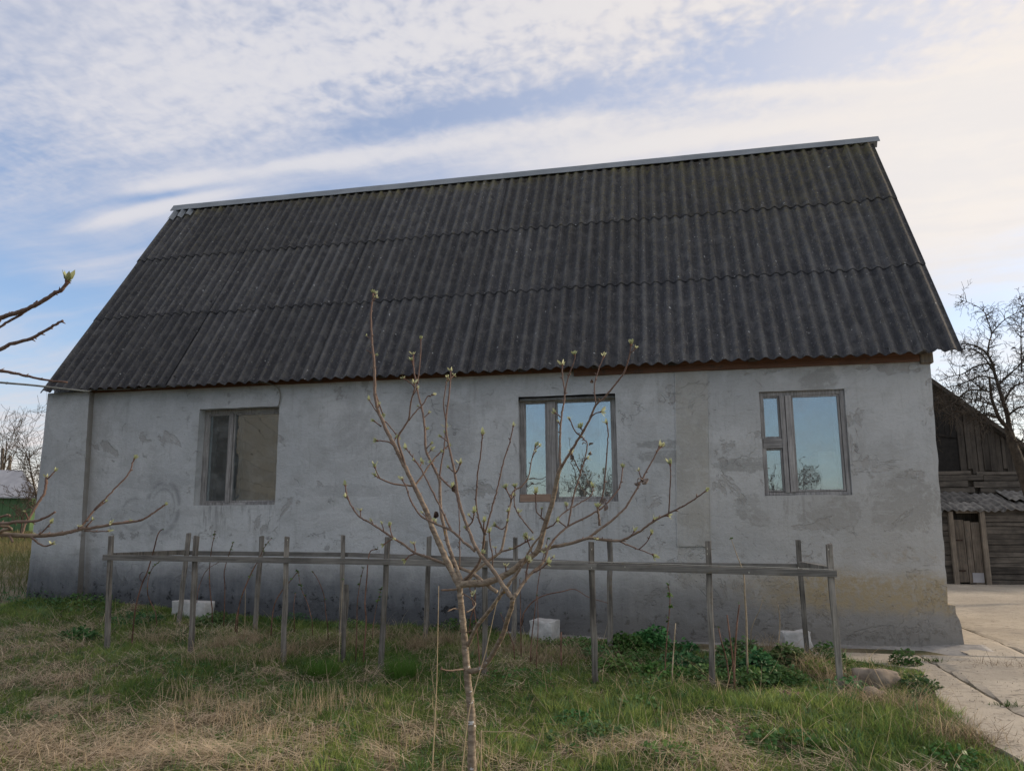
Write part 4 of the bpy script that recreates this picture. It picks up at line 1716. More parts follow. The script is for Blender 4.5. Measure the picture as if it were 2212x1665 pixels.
T.branch('b2', 'A', [(920, 1690), (870, 1655), (800, 1600), (740, 1570), (690, 1555), (640, 1540), (560, 1510), (490, 1485), (430, 1440), (380, 1410), (320, 1370), (250, 1325), (200, 1295), (165, 1245), (140, 1190), (132, 1140)], 20, 6, .45, 'b8', age=(.9, 0), bud_every=.15)
T.branch('b2a', 'A', [(382, 1412), (370, 1385), (363, 1352)], 8, 5, .03, 'b2', age=(.2, 0))
T.branch('b2b', 'A', [(385, 1412), (360, 1425), (335, 1442)], 8, 5, -.03, 'b2', age=(.2, 0))
T.branch('b2c', 'A', [(492, 1487), (495, 1465), (490, 1445)], 8, 6, .02, 'b2', age=(.2, 0))
T.branch('b2d', 'A', [(500, 1490), (470, 1500), (448, 1520)], 9, 6, -.02, 'b2', age=(.2, 0))
T.branch('b3', 'A', [(738, 1640), (715, 1580), (690, 1510), (665, 1440), (650, 1370), (632, 1290), (624, 1200), (622, 1110), (600, 1060), (575, 1010), (550, 950), (547, 870), (540, 800), (530, 740), (510, 660), (500, 600), (488, 530), (485, 460)], 22, 7, .55, 'trunk', age=(.9, 0), bud_every=.18)
T.branch('b3a', 'A', [(507, 610), (515, 540), (524, 450), (524, 380)], 8, 5, .03, 'b3', age=(.1, 0))
T.branch('b3b', 'A', [(622, 1090), (632, 1020), (645, 950), (652, 880), (655, 840)], 9, 5, .05, 'b3', age=(.1, 0), bud_every=.2)
T.branch('b3c', 'A', [(622, 1090), (660, 1130), (690, 1155), (710, 1170)], 11, 9, -.1, 'b3', age=(.3, .2), tip=False)
T.branch('blow', 'B', [(615, 755), (660, 760), (700, 748), (745, 725), (800, 665), (850, 580), (900, 490), (940, 400), (970, 290), (1005, 190), (1022, 105)], 48, 40, -.35, 'trunk', age=(.9, .9), tip=False)
T.branch('b4', 'A', [(1000, 1722), (975, 1690), (950, 1655), (910, 1592), (870, 1540), (830, 1490), (800, 1440), (770, 1360), (740, 1280), (715, 1180), (705, 1100), (690, 1020), (670, 930), (655, 840), (660, 750), (675, 640), (680, 545)], 26, 7, .35, 'blow', age=(.9, 0), bud_every=.17)
T.branch('b4a', 'A', [(655, 800), (643, 720), (650, 650), (663, 580)], 8, 5, .03, 'b4', age=(.1, 0))
T.branch('b4b', 'A', [(772, 1350), (795, 1320), (800, 1280)], 9, 6, -.04, 'b4', age=(.2, 0), bud_every=.05)
T.branch('b4c', 'A', [(700, 1080), (715, 1060), (728, 1028)], 9, 6, -.03, 'b4', age=(.2, 0))
T.branch('b5', 'A', [(805, 1478), (760, 1440), (683, 1372), (610, 1340), (530, 1300), (490, 1248), (465, 1200), (450, 1150), (430, 1110)], 15, 6, .2, 'b4', age=(.6, 0), bud_every=.2)
T.branch('b5b', 'A', [(683, 1372), (650, 1300), (610, 1220), (560, 1120), (525, 1050), (490, 1000), (450, 948)], 12, 6, .25, 'b5', age=(.4, 0), bud_every=.2)
T.branch('b6', 'A', [(742, 1635), (790, 1590), (830, 1530), (850, 1450), (855, 1385)], 16, 12, -.1, 'trunk', age=(.5, .4), tip=False)
T.branch('b6a', 'A', [(855, 1390), (825, 1310), (812, 1230), (815, 1150), (820, 1070), (835, 980), (845, 875)], 10, 6, -.1, 'b6', age=(.2, 0))
T.branch('b6b', 'A', [(857, 1390), (875, 1330), (895, 1250), (915, 1180), (935, 1100), (955, 1010), (985, 920), (1005, 832)], 10, 6, .08, 'b6', age=(.2, 0))
T.branch('b6c', 'A', [(856, 1385), (852, 1355), (853, 1328)], 9, 7, -.03, 'b6', age=(.2, 0))
T.branch('b6d', 'A', [(898, 1560), (897, 1500), (885, 1440), (880, 1385)], 7, 6, -.06, 'b8', age=(.2, 0))
T.branch('b7', 'A', [(725, 1560), (728, 1480), (726, 1380), (722, 1260), (710, 1190), (695, 1150)], 7, 5, .1, 'b2', age=(.2, 0))
T.branch('b8a', 'A', [(1250, 1047), (1248, 950), (1250, 850), (1260, 760), (1270, 700), (1272, 640), (1263, 580), (1260, 515)], 14, 6, .15, 'b8', age=(.4, 0), bud_every=.3)
T.branch('b8b', 'A', [(1274, 660), (1285, 600), (1300, 550), (1325, 485), (1325, 462)], 8, 5, -.03, 'b8a', age=(.1, 0))
T.branch('b8c', 'A', [(1255, 1042), (1300, 970), (1350, 890), (1400, 800), (1435, 720), (1480, 680), (1530, 620), (1582, 550), (1610, 460), (1618, 408)], 16, 6, -.18, 'b8', age=(.5, 0), bud_every=.25)
T.branch('b8d', 'A', [(1435, 718), (1428, 620), (1445, 550), (1475, 470)], 8, 5, .06, 'b8c', age=(.1, 0))
T.branch('b8e', 'A', [(1362, 885), (1330, 858), (1300, 798)], 8, 6, -.05, 'b8c', age=(.1, 0))
T.branch('b8f', 'A', [(1400, 795), (1430, 765), (1460, 755)], 8, 6, -.03, 'b8c', age=(.1, 0))
T.branch('b8g', 'A', [(1250, 780), (1238, 770), (1225, 762)], 7, 6, .03, 'b8a', age=(.1, 0))
T.branch('b9', 'A', [(1125, 1482), (1200, 1460), (1300, 1440), (1400, 1412), (1480, 1420), (1560, 1425), (1620, 1400), (1700, 1350), (1760, 1310), (1830, 1275), (1900, 1240), (1960, 1200), (2005, 1168)], 20, 6, -.5, 'b8', age=(.9, 0), bud_every=.18)
T.branch('b9a', 'A', [(1815, 1282), (1820, 1180), (1825, 1080), (1822, 1035)], 8, 5, -.04, 'b9', age=(.1, 0))
T.branch('b9b', 'A', [(1560, 1428), (1610, 1450), (1660, 1470), (1730, 1497)], 9, 5, .06, 'b9', age=(.2, 0))
T.branch('b9c', 'A', [(1660, 1470), (1700, 1432), (1722, 1393)], 7, 5, -.03, 'b9b', age=(.1, 0))
T.branch('b10', 'A', [(1390, 1415), (1450, 1370), (1530, 1310), (1590, 1250), (1640, 1170), (1670, 1115), (1700, 1060), (1740, 990), (1765, 938)], 15, 6, .15, 'b9', age=(.6, 0), bud_every=.2)
T.branch('b11', 'B', [(1022, 110), (1050, 55)], 36, 30, 0, 'blow', age=(.9, .8), tip=False)
T.branch('b11x', 'A', [(1015, 1715), (1059, 1642), (1099, 1595), (1152, 1548), (1172, 1515), (1192, 1455), (1232, 1402), (1292, 1349), (1399, 1295), (1465, 1255), (1520, 1200), (1560, 1140), (1575, 1048)], 18, 6, .4, 'blow', age=(.8, 0), bud_every=.2)
T.branch('b11a', 'A', [(1290, 1350), (1305, 1270), (1320, 1190), (1345, 1110), (1356, 1070), (1380, 990), (1390, 920), (1368, 892)], 10, 6, .08, 'b11x', age=(.3, 0), bud_every=.2)
T.branch('b11b', 'A', [(1355, 1072), (1330, 1020), (1310, 975)], 7, 5, -.03, 'b11a', age=(.1, 0))
T.branch('b11c', 'A', [(1445, 1265), (1470, 1190), (1482, 1100), (1495, 950), (1500, 870), (1493, 818)], 9, 6, -.06, 'b11x', age=(.1, 0))
T.branch('b11d', 'A', [(1455, 1345), (1450, 1300), (1443, 1255)], 13, 10, -.02, 'b10', age=(.5, .3))
T.branch('b11e', 'A', [(1280, 1352), (1240, 1310), (1300, 1258), (1360, 1225), (1410, 1190), (1420, 1150)], 8, 5, .2, 'b11x', age=(.3, 0), bud_every=.15)
T.branch('b12', 'B', [(612, 520), (640, 470), (700, 345), (800, 225), (900, 85), (960, 10)], 40, 30, -.3, 'trunk', age=(1, 1), tip=False)
T.branch('b12x', 'A', [(955, 1694), (990, 1640), (1025, 1595), (1053, 1549), (1099, 1462), (1152, 1389)], 18, 10, -.05, 'b12', age=(1, .7), tip=False)
T.branch('b13', 'A', [(760, 1642), (800, 1590), (850, 1548), (900, 1512), (940, 1480), (960, 1400), (975, 1320), (990, 1240), (1005, 1170), (1050, 1140), (1085, 1090), (1100, 1010), (1120, 938)], 19, 5, .3, 'trunk', age=(1, .2), bud_every=.10)
T.branch('b13a', 'A', [(940, 1482), (1000, 1466), (1050, 1442), (1095, 1418)], 11, 7, -.08, 'b13', age=(.5, .1), bud_every=.045)
T.branch('b13b', 'A', [(1110, 1385), (1060, 1325), (1025, 1275), (1010, 1220), (1015, 1150)], 8, 5, .04, 'b12x', age=(.3, 0), bud_every=.2)
T.branch('b13c', 'A', [(995, 1220), (985, 1190), (968, 1155)], 7, 6, -.03, 'b13', age=(.2, 0))
T.branch('b13d', 'A', [(970, 1345), (945, 1365), (918, 1350)], 7, 6, -.03, 'b13', age=(.2, 0))
T.branch('b13e', 'A', [(1180, 1330), (1150, 1300), (1125, 1265), (1122, 1180)], 8, 5, -.06, 'b8', age=(.3, 0), bud_every=.1)
T.branch('b13f', 'A', [(1180, 1360), (1210, 1345), (1230, 1325)], 9, 6, -.05, 'b8', age=(.3, 0))
T.branch('b13g', 'A', [(1110, 1500), (1095, 1465), (1080, 1420)], 8, 6, -.05, 'b8', age=(.3, 0), bud_every=.05)
T.branch('b13h', 'A', [(965, 1610), (968, 1580), (965, 1560)], 8, 7, -.03, 'b8', age=(.3, 0))
T.branch('b13i', 'A', [(1070, 1640), (1075, 1580), (1085, 1540)], 10, 8, -.03, 'b11x', age=(.3, 0), bud_every=.06)
T.branch('b13j', 'A', [(1110, 1590), (1150, 1570), (1180, 1545)], 9, 7, -.04, 'b11x', age=(.3, 0), bud_every=.07)
T.branch('s1', 'B', [(600, 742), (530, 745), (460, 755), (410, 750), (365, 738)], 18, 10, -.2, 'trunk', age=(.5, .2), tip=False)
T.branch('s2', 'B', [(535, 18), (450, 26), (370, 28)], 22, 16, -.1, 'trunk', age=(.7, .3), tip=False)
T.branch('s3', 'B', [(545, 205), (490, 195), (430, 222)], 14, 9, -.1, 'trunk', age=(.6, .6), tip=False)
T.branch('s4', 'B', [(568, 60), (610, 85), (660, 120), (682, 150), (660, 190), (600, 232)], 10, 14, -.12, 'trunk', age=(.3, 1), tip=False)
T.branch('s5', 'B', [(605, 408), (650, 395), (695, 370)], 12, 8, -.1, 'trunk', age=(.5, .2), tip=False)
T.branch('s6', 'B', [(640, 118), (650, 95), (655, 70)], 7, 6, -.03, 's4', age=(.2, 0))
for k, (p_, sz, mt) in enumerate([((598, 1290), .05, M_deadleaf), ((705, 1155), .055, M_deadleaf), ((1480, 1245), .05, M_palegrey_leaf), ((1475, 1225), .045, M_palegrey_leaf), ((1660, 1100), .055, M_palegrey_leaf), ((1690, 1112), .05, M_palegrey_leaf), ((1650, 1125), .04, M_palegrey_leaf),
                                  ((1410, 970), .035, M_palegrey_leaf), ((1372, 912), .035, M_palegrey_leaf), ((1308, 990), .035, M_palegrey_leaf), ((1410, 595), .035, M_deadleaf), ((1412, 925), .03, M_palegrey_leaf)]):
    T.dead('A', p_, TY + (.1 if k < 2 else -.15), sz, mt, k)

# apple tree off to the left whose twigs reach into view
LY = -6.6
lroot = at(-260, 1150, Y=LY)
lt = empty('apple_tree', (lroot[0], LY, float(gz(lroot[0], LY))), 'apple tree past the left edge, its budding twigs reaching over the house corner', 'tree')
WORLD_LOC[lt.name] = np.array(lt.location)
L = Tree(lt, LY, M_bark, .62)
L.branch('trunk', None, [(-300, 2050), (-290, 1700), (-270, 1400), (-262, 1160), (-260, 900), (-240, 700), (-200, 560)], 60, 20, 0, name='trunk', age=(1, 1), tip=False, nubs=False)
L.branch('c1', 'C', [(-940, 780), (-500, 800), (-200, 820), (0, 835), (130, 846), (260, 850), (420, 840), (540, 820), (620, 800), (700, 790), (800, 775), (900, 755), (1040, 740), (1120, 720), (1200, 670), (1282, 612)], 46, 12, .35, 'trunk', age=(1, .1), bud_every=.15)
L.branch('c2', 'C', [(615, 800), (680, 720), (740, 640), (820, 560), (900, 475), (985, 390), (1020, 330), (1045, 255)], 17, 10, .12, 'c1', age=(.2, 0), bud_every=.14)
L.branch('c3', 'C', [(660, 812), (740, 817), (845, 812)], 12, 8, -.05, 'c1', age=(.3, .1))
L.branch('c4', 'C', [(-900, 700), (-400, 770), (0, 755), (130, 742), (270, 735), (350, 710), (432, 662)], 36, 15, .1, 'trunk', age=(.6, .1), tip=False)
L.branch('c5', 'C', [(-20, 835), (30, 805), (90, 800), (60, 780), (0, 775)], 26, 18, -.05, 'c1', age=(.8, .4), tip=False)
L.branch('c6', 'C', [(300, 846), (350, 800), (395, 752)], 11, 9, -.03, 'c1', age=(.2, 0))
L.branch('c7', 'C', [(240, 856), (290, 900), (350, 930), (405, 915)], 17, 12, -.05, 'c1', age=(.4, .1))
L.branch('c8', 'C', [(170, 845), (190, 780), (240, 690), (300, 590), (340, 530), (355, 470), (362, 398)], 18, 20, .08, 'c1', age=(.3, 0), bud_every=.1)
L.branch('c9', 'C', [(-300, 760), (-60, 725), (20, 697), (75, 690)], 20, 16, -.05, 'trunk', age=(.3, .1), tip=False)
L.branch('c10', 'C', [(70, 845), (85, 870), (100, 895)], 24, 16, -.02, 'c1', age=(.5, .3), tip=False)
L.branch('e1', 'E', [(-860, 1000), (-400, 760), (-50, 645), (0, 612), (100, 575), (200, 545), (310, 490), (420, 420), (480, 390), (532, 325)], 44, 26, .0, 'trunk', age=(.3, 0), bud_every=0)
L.branch('e2', 'E', [(-200, 760), (-20, 690), (60, 640), (150, 590), (205, 552)], 18, 20, .02, 'e1', age=(.3, 0), tip=False)
L.branch('e2b', 'E', [(230, 530), (265, 500), (292, 474)], 16, 12, .0, 'e1', age=(.1, 0), tip=False)
L.branch('e3', 'E', [(-860, 1200), (-400, 980), (-30, 865), (80, 815), (240, 770), (330, 720), (420, 670), (492, 628)], 40, 18, .05, 'trunk', age=(.3, 0), tip=False)
L.branch('e4', 'E', [(-860, 1250), (-400, 1020), (-40, 1018), (60, 1030), (200, 1060), (350, 1090), (525, 1110)], 34, 14, .25, 'trunk', age=(.2, 0), tip=False)
tb = L.bud(at(*cropE((525, 330)), Y=LY), np.array([.2, 0, 1]), 3.0)


# ------------------------------------------------------------------ bare trees by recursion
def grow(mb_, p0, d0, L, r0, depth, r_, up=.1, spread=.75, kids=(3, 5), drop=.0, minr=.002, nseg=6):
    pts, p_, d = [p0], np.array(p0, float), np.array(d0, float)
    d /= np.linalg.norm(d)
    for i in range(nseg):
        d = d + r_.normal(0, .16, 3) + np.array([0, 0, up - drop * i / nseg])
        d /= np.linalg.norm(d)
        p_ = p_ + d * L / nseg
        pts.append(p_.copy())
    rad = np.linspace(r0, max(minr, r0 * .35), nseg + 1)
    mb_.tube(pts, rad, 6 if r0 > .02 else (4 if r0 > .006 else 3), cap=False)
    if depth <= 0:
        return
    for k in range(r_.integers(*kids)):
        i = r_.integers(1, nseg + 1)
        dd = pts[i] - pts[i - 1]
        dd /= np.linalg.norm(dd)
        s = r_.normal(0, 1, 3)
        s -= dd * (s @ dd)
        s /= np.linalg.norm(s)
        grow(mb_, pts[i], dd * (1 - spread * .6) + s * spread, L * r_.uniform(.45, .75), max(minr, rad[i] * r_.uniform(.45, .7)), depth - 1, r_, up, spread, kids, drop, minr, nseg)


# gnarled tree at the right edge, in front of the barn
RY = 6.0
rb = at(2275, 1290, Y=RY)
rb[2] = float(gz(rb[0], RY)) - .05
rt = empty('fruit_tree', tuple(rb), 'dark bare fruit tree with a dense tangle of twigs in front of the old barn', 'tree')
WORLD_LOC['fruit_tree'] = np.array(rb)
KS = .24229


def kpath(pts, dy, y0=0.0):
    pts = np.array(pts, float)
    tt = np.linspace(0, 1, len(pts))
    P = np.array([[*cropK(p_), RY + y0 + dy * q] for p_, q in zip(pts, tt)])
    P = smooth_path(P, 4)
    return np.array([at(a_, b2, Y=c_) for a_, b2, c_ in P])


tr = MB()
w_ = kpath([(1215, 2600), (1130, 2150), (1010, 1800), (960, 1660), (900, 1480), (850, 1350), (825, 1250), (805, 1190)], 0)
tr.tube(w_, np.linspace(.125, .062, len(w_)), 10)
tr.build('trunk', M_darkbark, rt, smooth=True)
LIMBS = [([(805, 1195), (740, 1130), (690, 1020), (660, 920), (650, 830), (640, 740)], .055, .02, -.4, 0),
         ([(820, 1200), (800, 1080), (760, 950), (720, 820), (690, 720), (670, 630), (620, 540), (540, 480), (440, 450), (390, 455)], .06, .012, .3, 0),
         ([(625, 545), (640, 440), (660, 360), (630, 250), (590, 160), (500, 100), (375, 55)], .022, .006, .1, .2),
         ([(660, 365), (720, 290), (800, 220), (900, 170), (945, 140)], .016, .006, -.3, .2),
         ([(700, 1100), (600, 1080), (480, 1070), (300, 1040)], .035, .012, -.5, -.1),
         ([(650, 880), (560, 860), (450, 870), (330, 970), (180, 1060)], .024, .008, -.6, -.3),
         ([(690, 640), (600, 630), (500, 660), (400, 720), (300, 740), (200, 780)], .024, .008, -.4, .1),
         ([(930, 700), (925, 500), (925, 300), (945, 120), (905, 30)], .018, .006, .2, .3),
         ([(770, 970), (850, 840), (951, 790), (1100, 700)], .03, .012, .4, .1),
         ([(805, 1090), (900, 1020), (1000, 990), (1150, 900)], .028, .012, -.5, 0),
         ([(720, 820), (820, 720), (900, 650), (1000, 500)], .026, .01, .4, .1),
         ([(680, 700), (590, 560), (500, 500), (420, 490), (330, 500), (230, 500)], .02, .007, -.2, .1),
         ([(850, 1340), (930, 1310), (1010, 1280)], .02, .008, -.3, 0),
         ([(690, 1000), (560, 960), (420, 930), (250, 900), (160, 960)], .022, .007, -.5, -.1),
         ([(700, 760), (560, 740), (420, 800), (300, 830), (200, 840)], .02, .007, .3, .1)]
limb, twig = MB(), MB()
r_ = np.random.default_rng(11)
for pts, ra, rb2, dy, y0 in LIMBS:
    w_ = kpath(pts, dy, y0)
    tt = np.linspace(0, 1, len(w_))
    lm = MB()
    lm.tube(w_, (ra + (rb2 - ra) * tt ** .7) * .8, 7)
    lm.build('limb', M_darkbark, rt, smooth=True)
    Ln = np.linalg.norm(np.diff(w_, axis=0), axis=1).sum()
    for k in range(int(Ln / .036)):
        i = r_.integers(1, len(w_) - 1)
        dd = w_[i + 1] - w_[i]
        dd /= np.linalg.norm(dd)
        s = r_.normal(0, 1, 3)
        s -= dd * (s @ dd)
        s /= np.linalg.norm(s)
        grow(twig, w_[i], dd * .5 + s, r_.uniform(.25, .65) * (1.0 if w_[i][2] < 3.0 else .5), r_.uniform(.005, .009), 2, r_, .05, .8, (2, 4), .28, .0028, 5)
tag(twig.build('crown', M_darkbark, rt), label='tangle of fine bare twigs')
for k, p_ in enumerate([(512, 690), (600, 700), (855, 495), (410, 650)]):
    me = crumpled_leaf_mesh(40 + k, .07, M_deadleaf)
    link('dry_leaf', me, rt, at(*cropK(p_), Y=RY))

# ------------------------------------------------------------------ old barn
BY, BW = 11.0, 12.3                      # lean-to front, main wall behind it
barn = empty('barn', tuple(at(2110, 1262, Y=BY)), 'old dark wooden barn with a lean-to at the right behind the house', 'barn')
WORLD_LOC['barn'] = np.array(barn.location)


def bq(px0, py0, px1, py1, Y, thick, name, mat, parent=barn, jitter=0.0):
    ym = (py0 + py1) / 2
    x0, x1 = at(px0, ym, Y=Y)[0], at(px1, ym, Y=Y)[0]
    z0, z1 = at((px0 + px1) / 2, py1, Y=Y)[2], at((px0 + px1) / 2, py0, Y=Y)[2]
    o = MB().lohi((x0, Y - thick, z0), (x1, Y, z1)).build(name, mat, parent, bevel=.006)
    return o


# backing wall, gable and roof of the main barn
zr = float(gz(15, BY))
pk, pe = at(1700, 615, Y=BW), at(2330, 1057, Y=BW)
bz = zr - .2
MB().prism([(8.0, BW + .02, bz), (pe[0], BW + .02, bz), (pe[0], BW + .02, pe[2]), (pk[0], BW + .02, pk[2]), (8.0, BW + .02, pe[2])], (0, 5.5, 0)).build('inner_wall', M_barnv, barn)
bq(1990, 944, 2078, 1019, BW + .016, .006, 'hole_shade', M_black)  # flat near-black sheet painted as the shade inside the open hole
rv = []
for yy in (BW - .35, BW + 6):
    for p_ in (pk, pe):
        q = CAM + (p_ - CAM)
        rv.append((p_[0], yy, p_[2] + .05))
k0, e0 = np.array([pk[0], BW - .32, pk[2] + .10]), np.array([pe[0], BW - .32, pe[2] + .10])
dn = np.array([0, 0, -.13])
MB().prism([k0, e0, e0 + dn, k0 + dn], (0, 6.2, 0)).build('roof_slope', M_barnv, barn)
MB().prism([k0, (2 * k0[0] - e0[0], e0[1], e0[2]), (2 * k0[0] - e0[0], e0[1], e0[2] - .13), k0 + dn], (0, 6.2, 0)).build('roof_slope', M_barnv, barn)


def roof_line(px):                        # underside of the roof edge at a pixel column
    return 835 + (px - 2010) * (975 - 835) / 202 + 22


x = 2076.0
while x < 2300:                           # upright gable boards right of the dark hole
    w2 = rng.uniform(9, 15)
    top = roof_line(x + w2 / 2)
    bot = 1017 + rng.uniform(-6, 7)
    if bot - top > 6:
        a_, b2 = at(x, bot, Y=BW), at(x + w2, bot, Y=BW)
        b2[0] -= .012
        zt_ = lambda X_: pk[2] + (pe[2] - pk[2]) * (X_ - pk[0]) / (pe[0] - pk[0]) - .06
        c_, d_ = [0, 0, zt_(b2[0])], [0, 0, zt_(a_[0])]
        th = rng.uniform(.02, .04)
        MB().prism([(a_[0], BW - th, a_[2]), (b2[0], BW - th, a_[2]), (b2[0], BW - th, c_[2]), (a_[0], BW - th, d_[2])], (0, th - .002, 0)).build('gable_board', M_barnv, barn)
    x += w2
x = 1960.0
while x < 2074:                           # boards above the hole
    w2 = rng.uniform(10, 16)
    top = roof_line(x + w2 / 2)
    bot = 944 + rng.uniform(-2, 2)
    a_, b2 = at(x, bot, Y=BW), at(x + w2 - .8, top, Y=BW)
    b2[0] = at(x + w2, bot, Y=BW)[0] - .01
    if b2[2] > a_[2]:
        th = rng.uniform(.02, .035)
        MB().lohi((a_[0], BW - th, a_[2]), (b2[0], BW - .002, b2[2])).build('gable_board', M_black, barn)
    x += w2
y = 1018.0
for h_ in (8, 13, 14, 13):                # heavy horizontal logs
    for xa_, xb_ in ((1990, 2105 + rng.uniform(-20, 20)), (2107 + rng.uniform(-20, 20), 2300)):
        bq(xa_, y, xb_, y + h_ - 1.0, BW, rng.uniform(.07, .12), 'log', M_barnh)
    y += h_
# lean-to roof of short corrugated sheets
ez_, tz = float(at(2100, 1103, Y=BY - .15)[2]), float(at(2100, 1062, Y=BW - .1)[2])
lx0 = float(at(1995, 1100, Y=BY)[0])
for ri in range(2):
    x = lx0
    k = 0
    while x < lx0 + 5.2:
        wd = .68
        y0, y1 = (BY - .18, BY + .55) if ri == 0 else (BY + .45, BW - .02)
        f0, f1 = (y0 - (BY - .18)) / (BW - .02 - BY + .18), (y1 - (BY - .18)) / (BW - .02 - BY + .18)
        z0, z1 = ez_ + (tz - ez_) * f0 + .02 * ri, ez_ + (tz - ez_) * f1 + .02 * ri
        dz0, dz1 = rng.normal(0, .02, 2)
        y0 += rng.normal(0, .03)
        vs, fs = [], []
        n = 25
        for s in (0, 1):
            for i in range(n):
                xx = x + (wd + .03) * i / (n - 1)
                zz = (z0 if s == 0 else z1) + (dz0 if i < n / 2 else dz1) + .022 * math.sin(2 * math.pi * i / 6) + .012 * (k % 2)
                vs.append((xx, y0 if s == 0 else y1, zz))
        fs = [(i, i + 1, i + 1 + n, i + n) for i in range(n - 1)]
        o = MB().add(vs, fs).build('lean_to_sheet', M_leanslate, barn)
        o.modifiers.new('solid', 'SOLIDIFY').thickness = .008
        x += wd
        k += 1
# lean-to front: posts, side planks, door with a dark gap over it
MB().lohi((lx0, BY + .35, bz), (lx0 + 5.2, BY + .40, ez_ + .05)).build('inner_wall', M_barnv, barn)
bq(2053, 1104, 2063, 1262, BY - .03, .10, 'post', M_barnpost)
bq(2121, 1100, 2132, 1272, BY - .03, .10, 'post', M_barnpost)
bq(2063, 1103, 2121, 1108, BY - .02, .06, 'lintel', M_barnpost)


def planks(px0, px1, py0, py1, n, gap_seed):
    y = py0
    hs = np.random.default_rng(gap_seed).uniform(.7, 1.3, n)
    hs = hs / hs.sum() * (py1 - py0)
    for h_ in hs:
        a_, b2 = at((px0 + px1) / 2, y + h_ - rng.uniform(.4, 1.6), Y=BY), at((px0 + px1) / 2, y, Y=BY)
        a_[0], b2[0] = at(px0, (py0 + py1) / 2, Y=BY)[0] - .04, at(px1, (py0 + py1) / 2, Y=BY)[0]
        th = rng.uniform(.02, .04)
        MB().lohi((a_[0], BY - th, a_[2]), (b2[0], BY, b2[2])).build('wall_plank', M_barnh, barn, bevel=.004)
        y += h_


planks(2132, 2560, 1098, 1266, 13, 1)
planks(1990, 2053, 1106, 1262, 12, 2)
dr0, dr1 = at(2092, 1257, Y=BY), at(2092, 1122, Y=BY)
dr0[0], dr1[0] = at(2064, 1185, Y=BY)[0], at(2120, 1185, Y=BY)[0]
door = MB().lohi((dr0[0], BY - .02, dr0[2] + .3), (dr1[0], BY, dr0[2] + .38)).build('door', M_barnpost, barn)
tag(door, label='weathered plank door standing in the lean-to')
xd = dr0[0]
for k, fr in enumerate((.40, .25, .35)):
    wd = (dr1[0] - dr0[0]) * fr
    MB().lohi((xd, BY - .05, dr0[2] - .02 * k), (xd + wd - .012, BY - .021, dr1[2] - .03 * k)).build('door_plank', M_door, door, bevel=.004)
    xd += wd
for zz in (dr0[2] + .95, dr0[2] + .25):
    MB().lohi((dr0[0] - .06, BY - .062, zz), (dr0[0] + .16, BY - .052, zz + .03)).build('hinge', M_deadleaf, door)
pz = at(2112, 1248, Y=BY)
MB().lohi((pz[0] - .12, BY - .060, pz[2] - .10), (pz[0] + .12, BY - .052, pz[2] + .12)).build('patch', M_fargrey, door)

# ------------------------------------------------------------------ things far behind on the left
SY = 20.0
sh = empty('shed', tuple(at(40, 1140, Y=SY)), 'small green shed with a pale sheet roof at the left edge', 'shed')
WORLD_LOC['shed'] = np.array(sh.location)
a_, b2 = at(-120, 1150, Y=SY), at(70, 1073, Y=SY)
MB().lohi((a_[0], SY, a_[2] - .6), (b2[0], SY + 3.4, b2[2])).build('wall', M_green, sh)
for k in range(12):
    xx = a_[0] + (b2[0] - a_[0]) * k / 12
    MB().lohi((xx + .01, SY - .02, a_[2] - .6), (xx + (b2[0] - a_[0]) / 12 - .01, SY - .002, b2[2])).build('wall_board', M_green, sh)
e0, e1 = at(-130, 1074, Y=SY - .25), at(84, 1076, Y=SY - .25)
k0, k1 = at(-130, 1016, Y=SY + 1.7), at(47, 1018, Y=SY + 1.7)
MB().prism([e0, e1, k1, k0], (0, 0, .06)).build('roof', M_fargrey, sh)
g0 = np.array([b2[0] - .05, SY, b2[2]])
MB().prism([g0, g0 + np.array([0, 3.4, 0]), (b2[0] - .05, SY + 1.7, k1[2] - .04)], (.10, 0, 0)).build('gable', M_farbrown, sh)
for k, (px, top, bot) in enumerate(((6, 968, 1060), (22, 984, 1060))):
    p0, p1 = at(px + 1, bot, Y=27.0), at(px, top, Y=27.0)
    o = MB().tube([(p0[0], 27, float(gz(p0[0], 27)) - .3), tuple(p1)], [.10, .08], 8).build('utility_pole', M_pole)
    tag(o, ['wooden pole nearest the left edge above the green shed', 'shorter wooden pole, right of its twin, above the green shed'][k], 'pole', 'poles behind the green shed')
wr = MB()
wr.tube([at(7, 985, Y=26.95), at(14, 990, Y=26.95), at(22, 989, Y=26.95), at(60, 993, Y=27), at(110, 990, Y=27.2)], .012, 4)
tag(wr.build('wire', M_cable), 'thin wire strung past the poles above the green shed', 'wire')
# low plank fence across the meadow
lf = empty('fence', tuple(at(30, 1220, Y=9.0)), 'low dark plank fence in the grass behind the left corner of the house', 'fence')
WORLD_LOC['fence'] = np.array(lf.location)
for (q0, q1, h_) in (((-60, 1192), (78, 1197), .10), ((-60, 1206), (78, 1210), .11)):
    MB().bar(at(*q0, Y=9.0), at(*q1, Y=9.0), .04, h_).build('rail', M_barnh, lf)
for px in (33, 66, -20):
    t0, t1 = at(px, 1225, Y=9.05), at(px, 1190, Y=9.05)
    MB().bar((t0[0], 9.05, float(gz(t0[0], 9.05)) - .2), t1, .09, .07, up=(0, 1, 0)).build('post', M_barnv, lf)


def bare_tree(px, py_base, Y, h_, seed, label, lean=(0, 0), mat=M_farbark, r0=.06, depth=4, cat='tree', grp='bare trees behind the house on the left', kids=(3, 6), spread=.8, name='bare_tree', stems=1):
    b = at(px, py_base, Y=Y)
    b[2] = float(gz(b[0], Y)) - .1
    return bare_tree_w(b, h_, seed, label, lean, mat, r0, depth, cat, grp, kids, spread, name, stems)


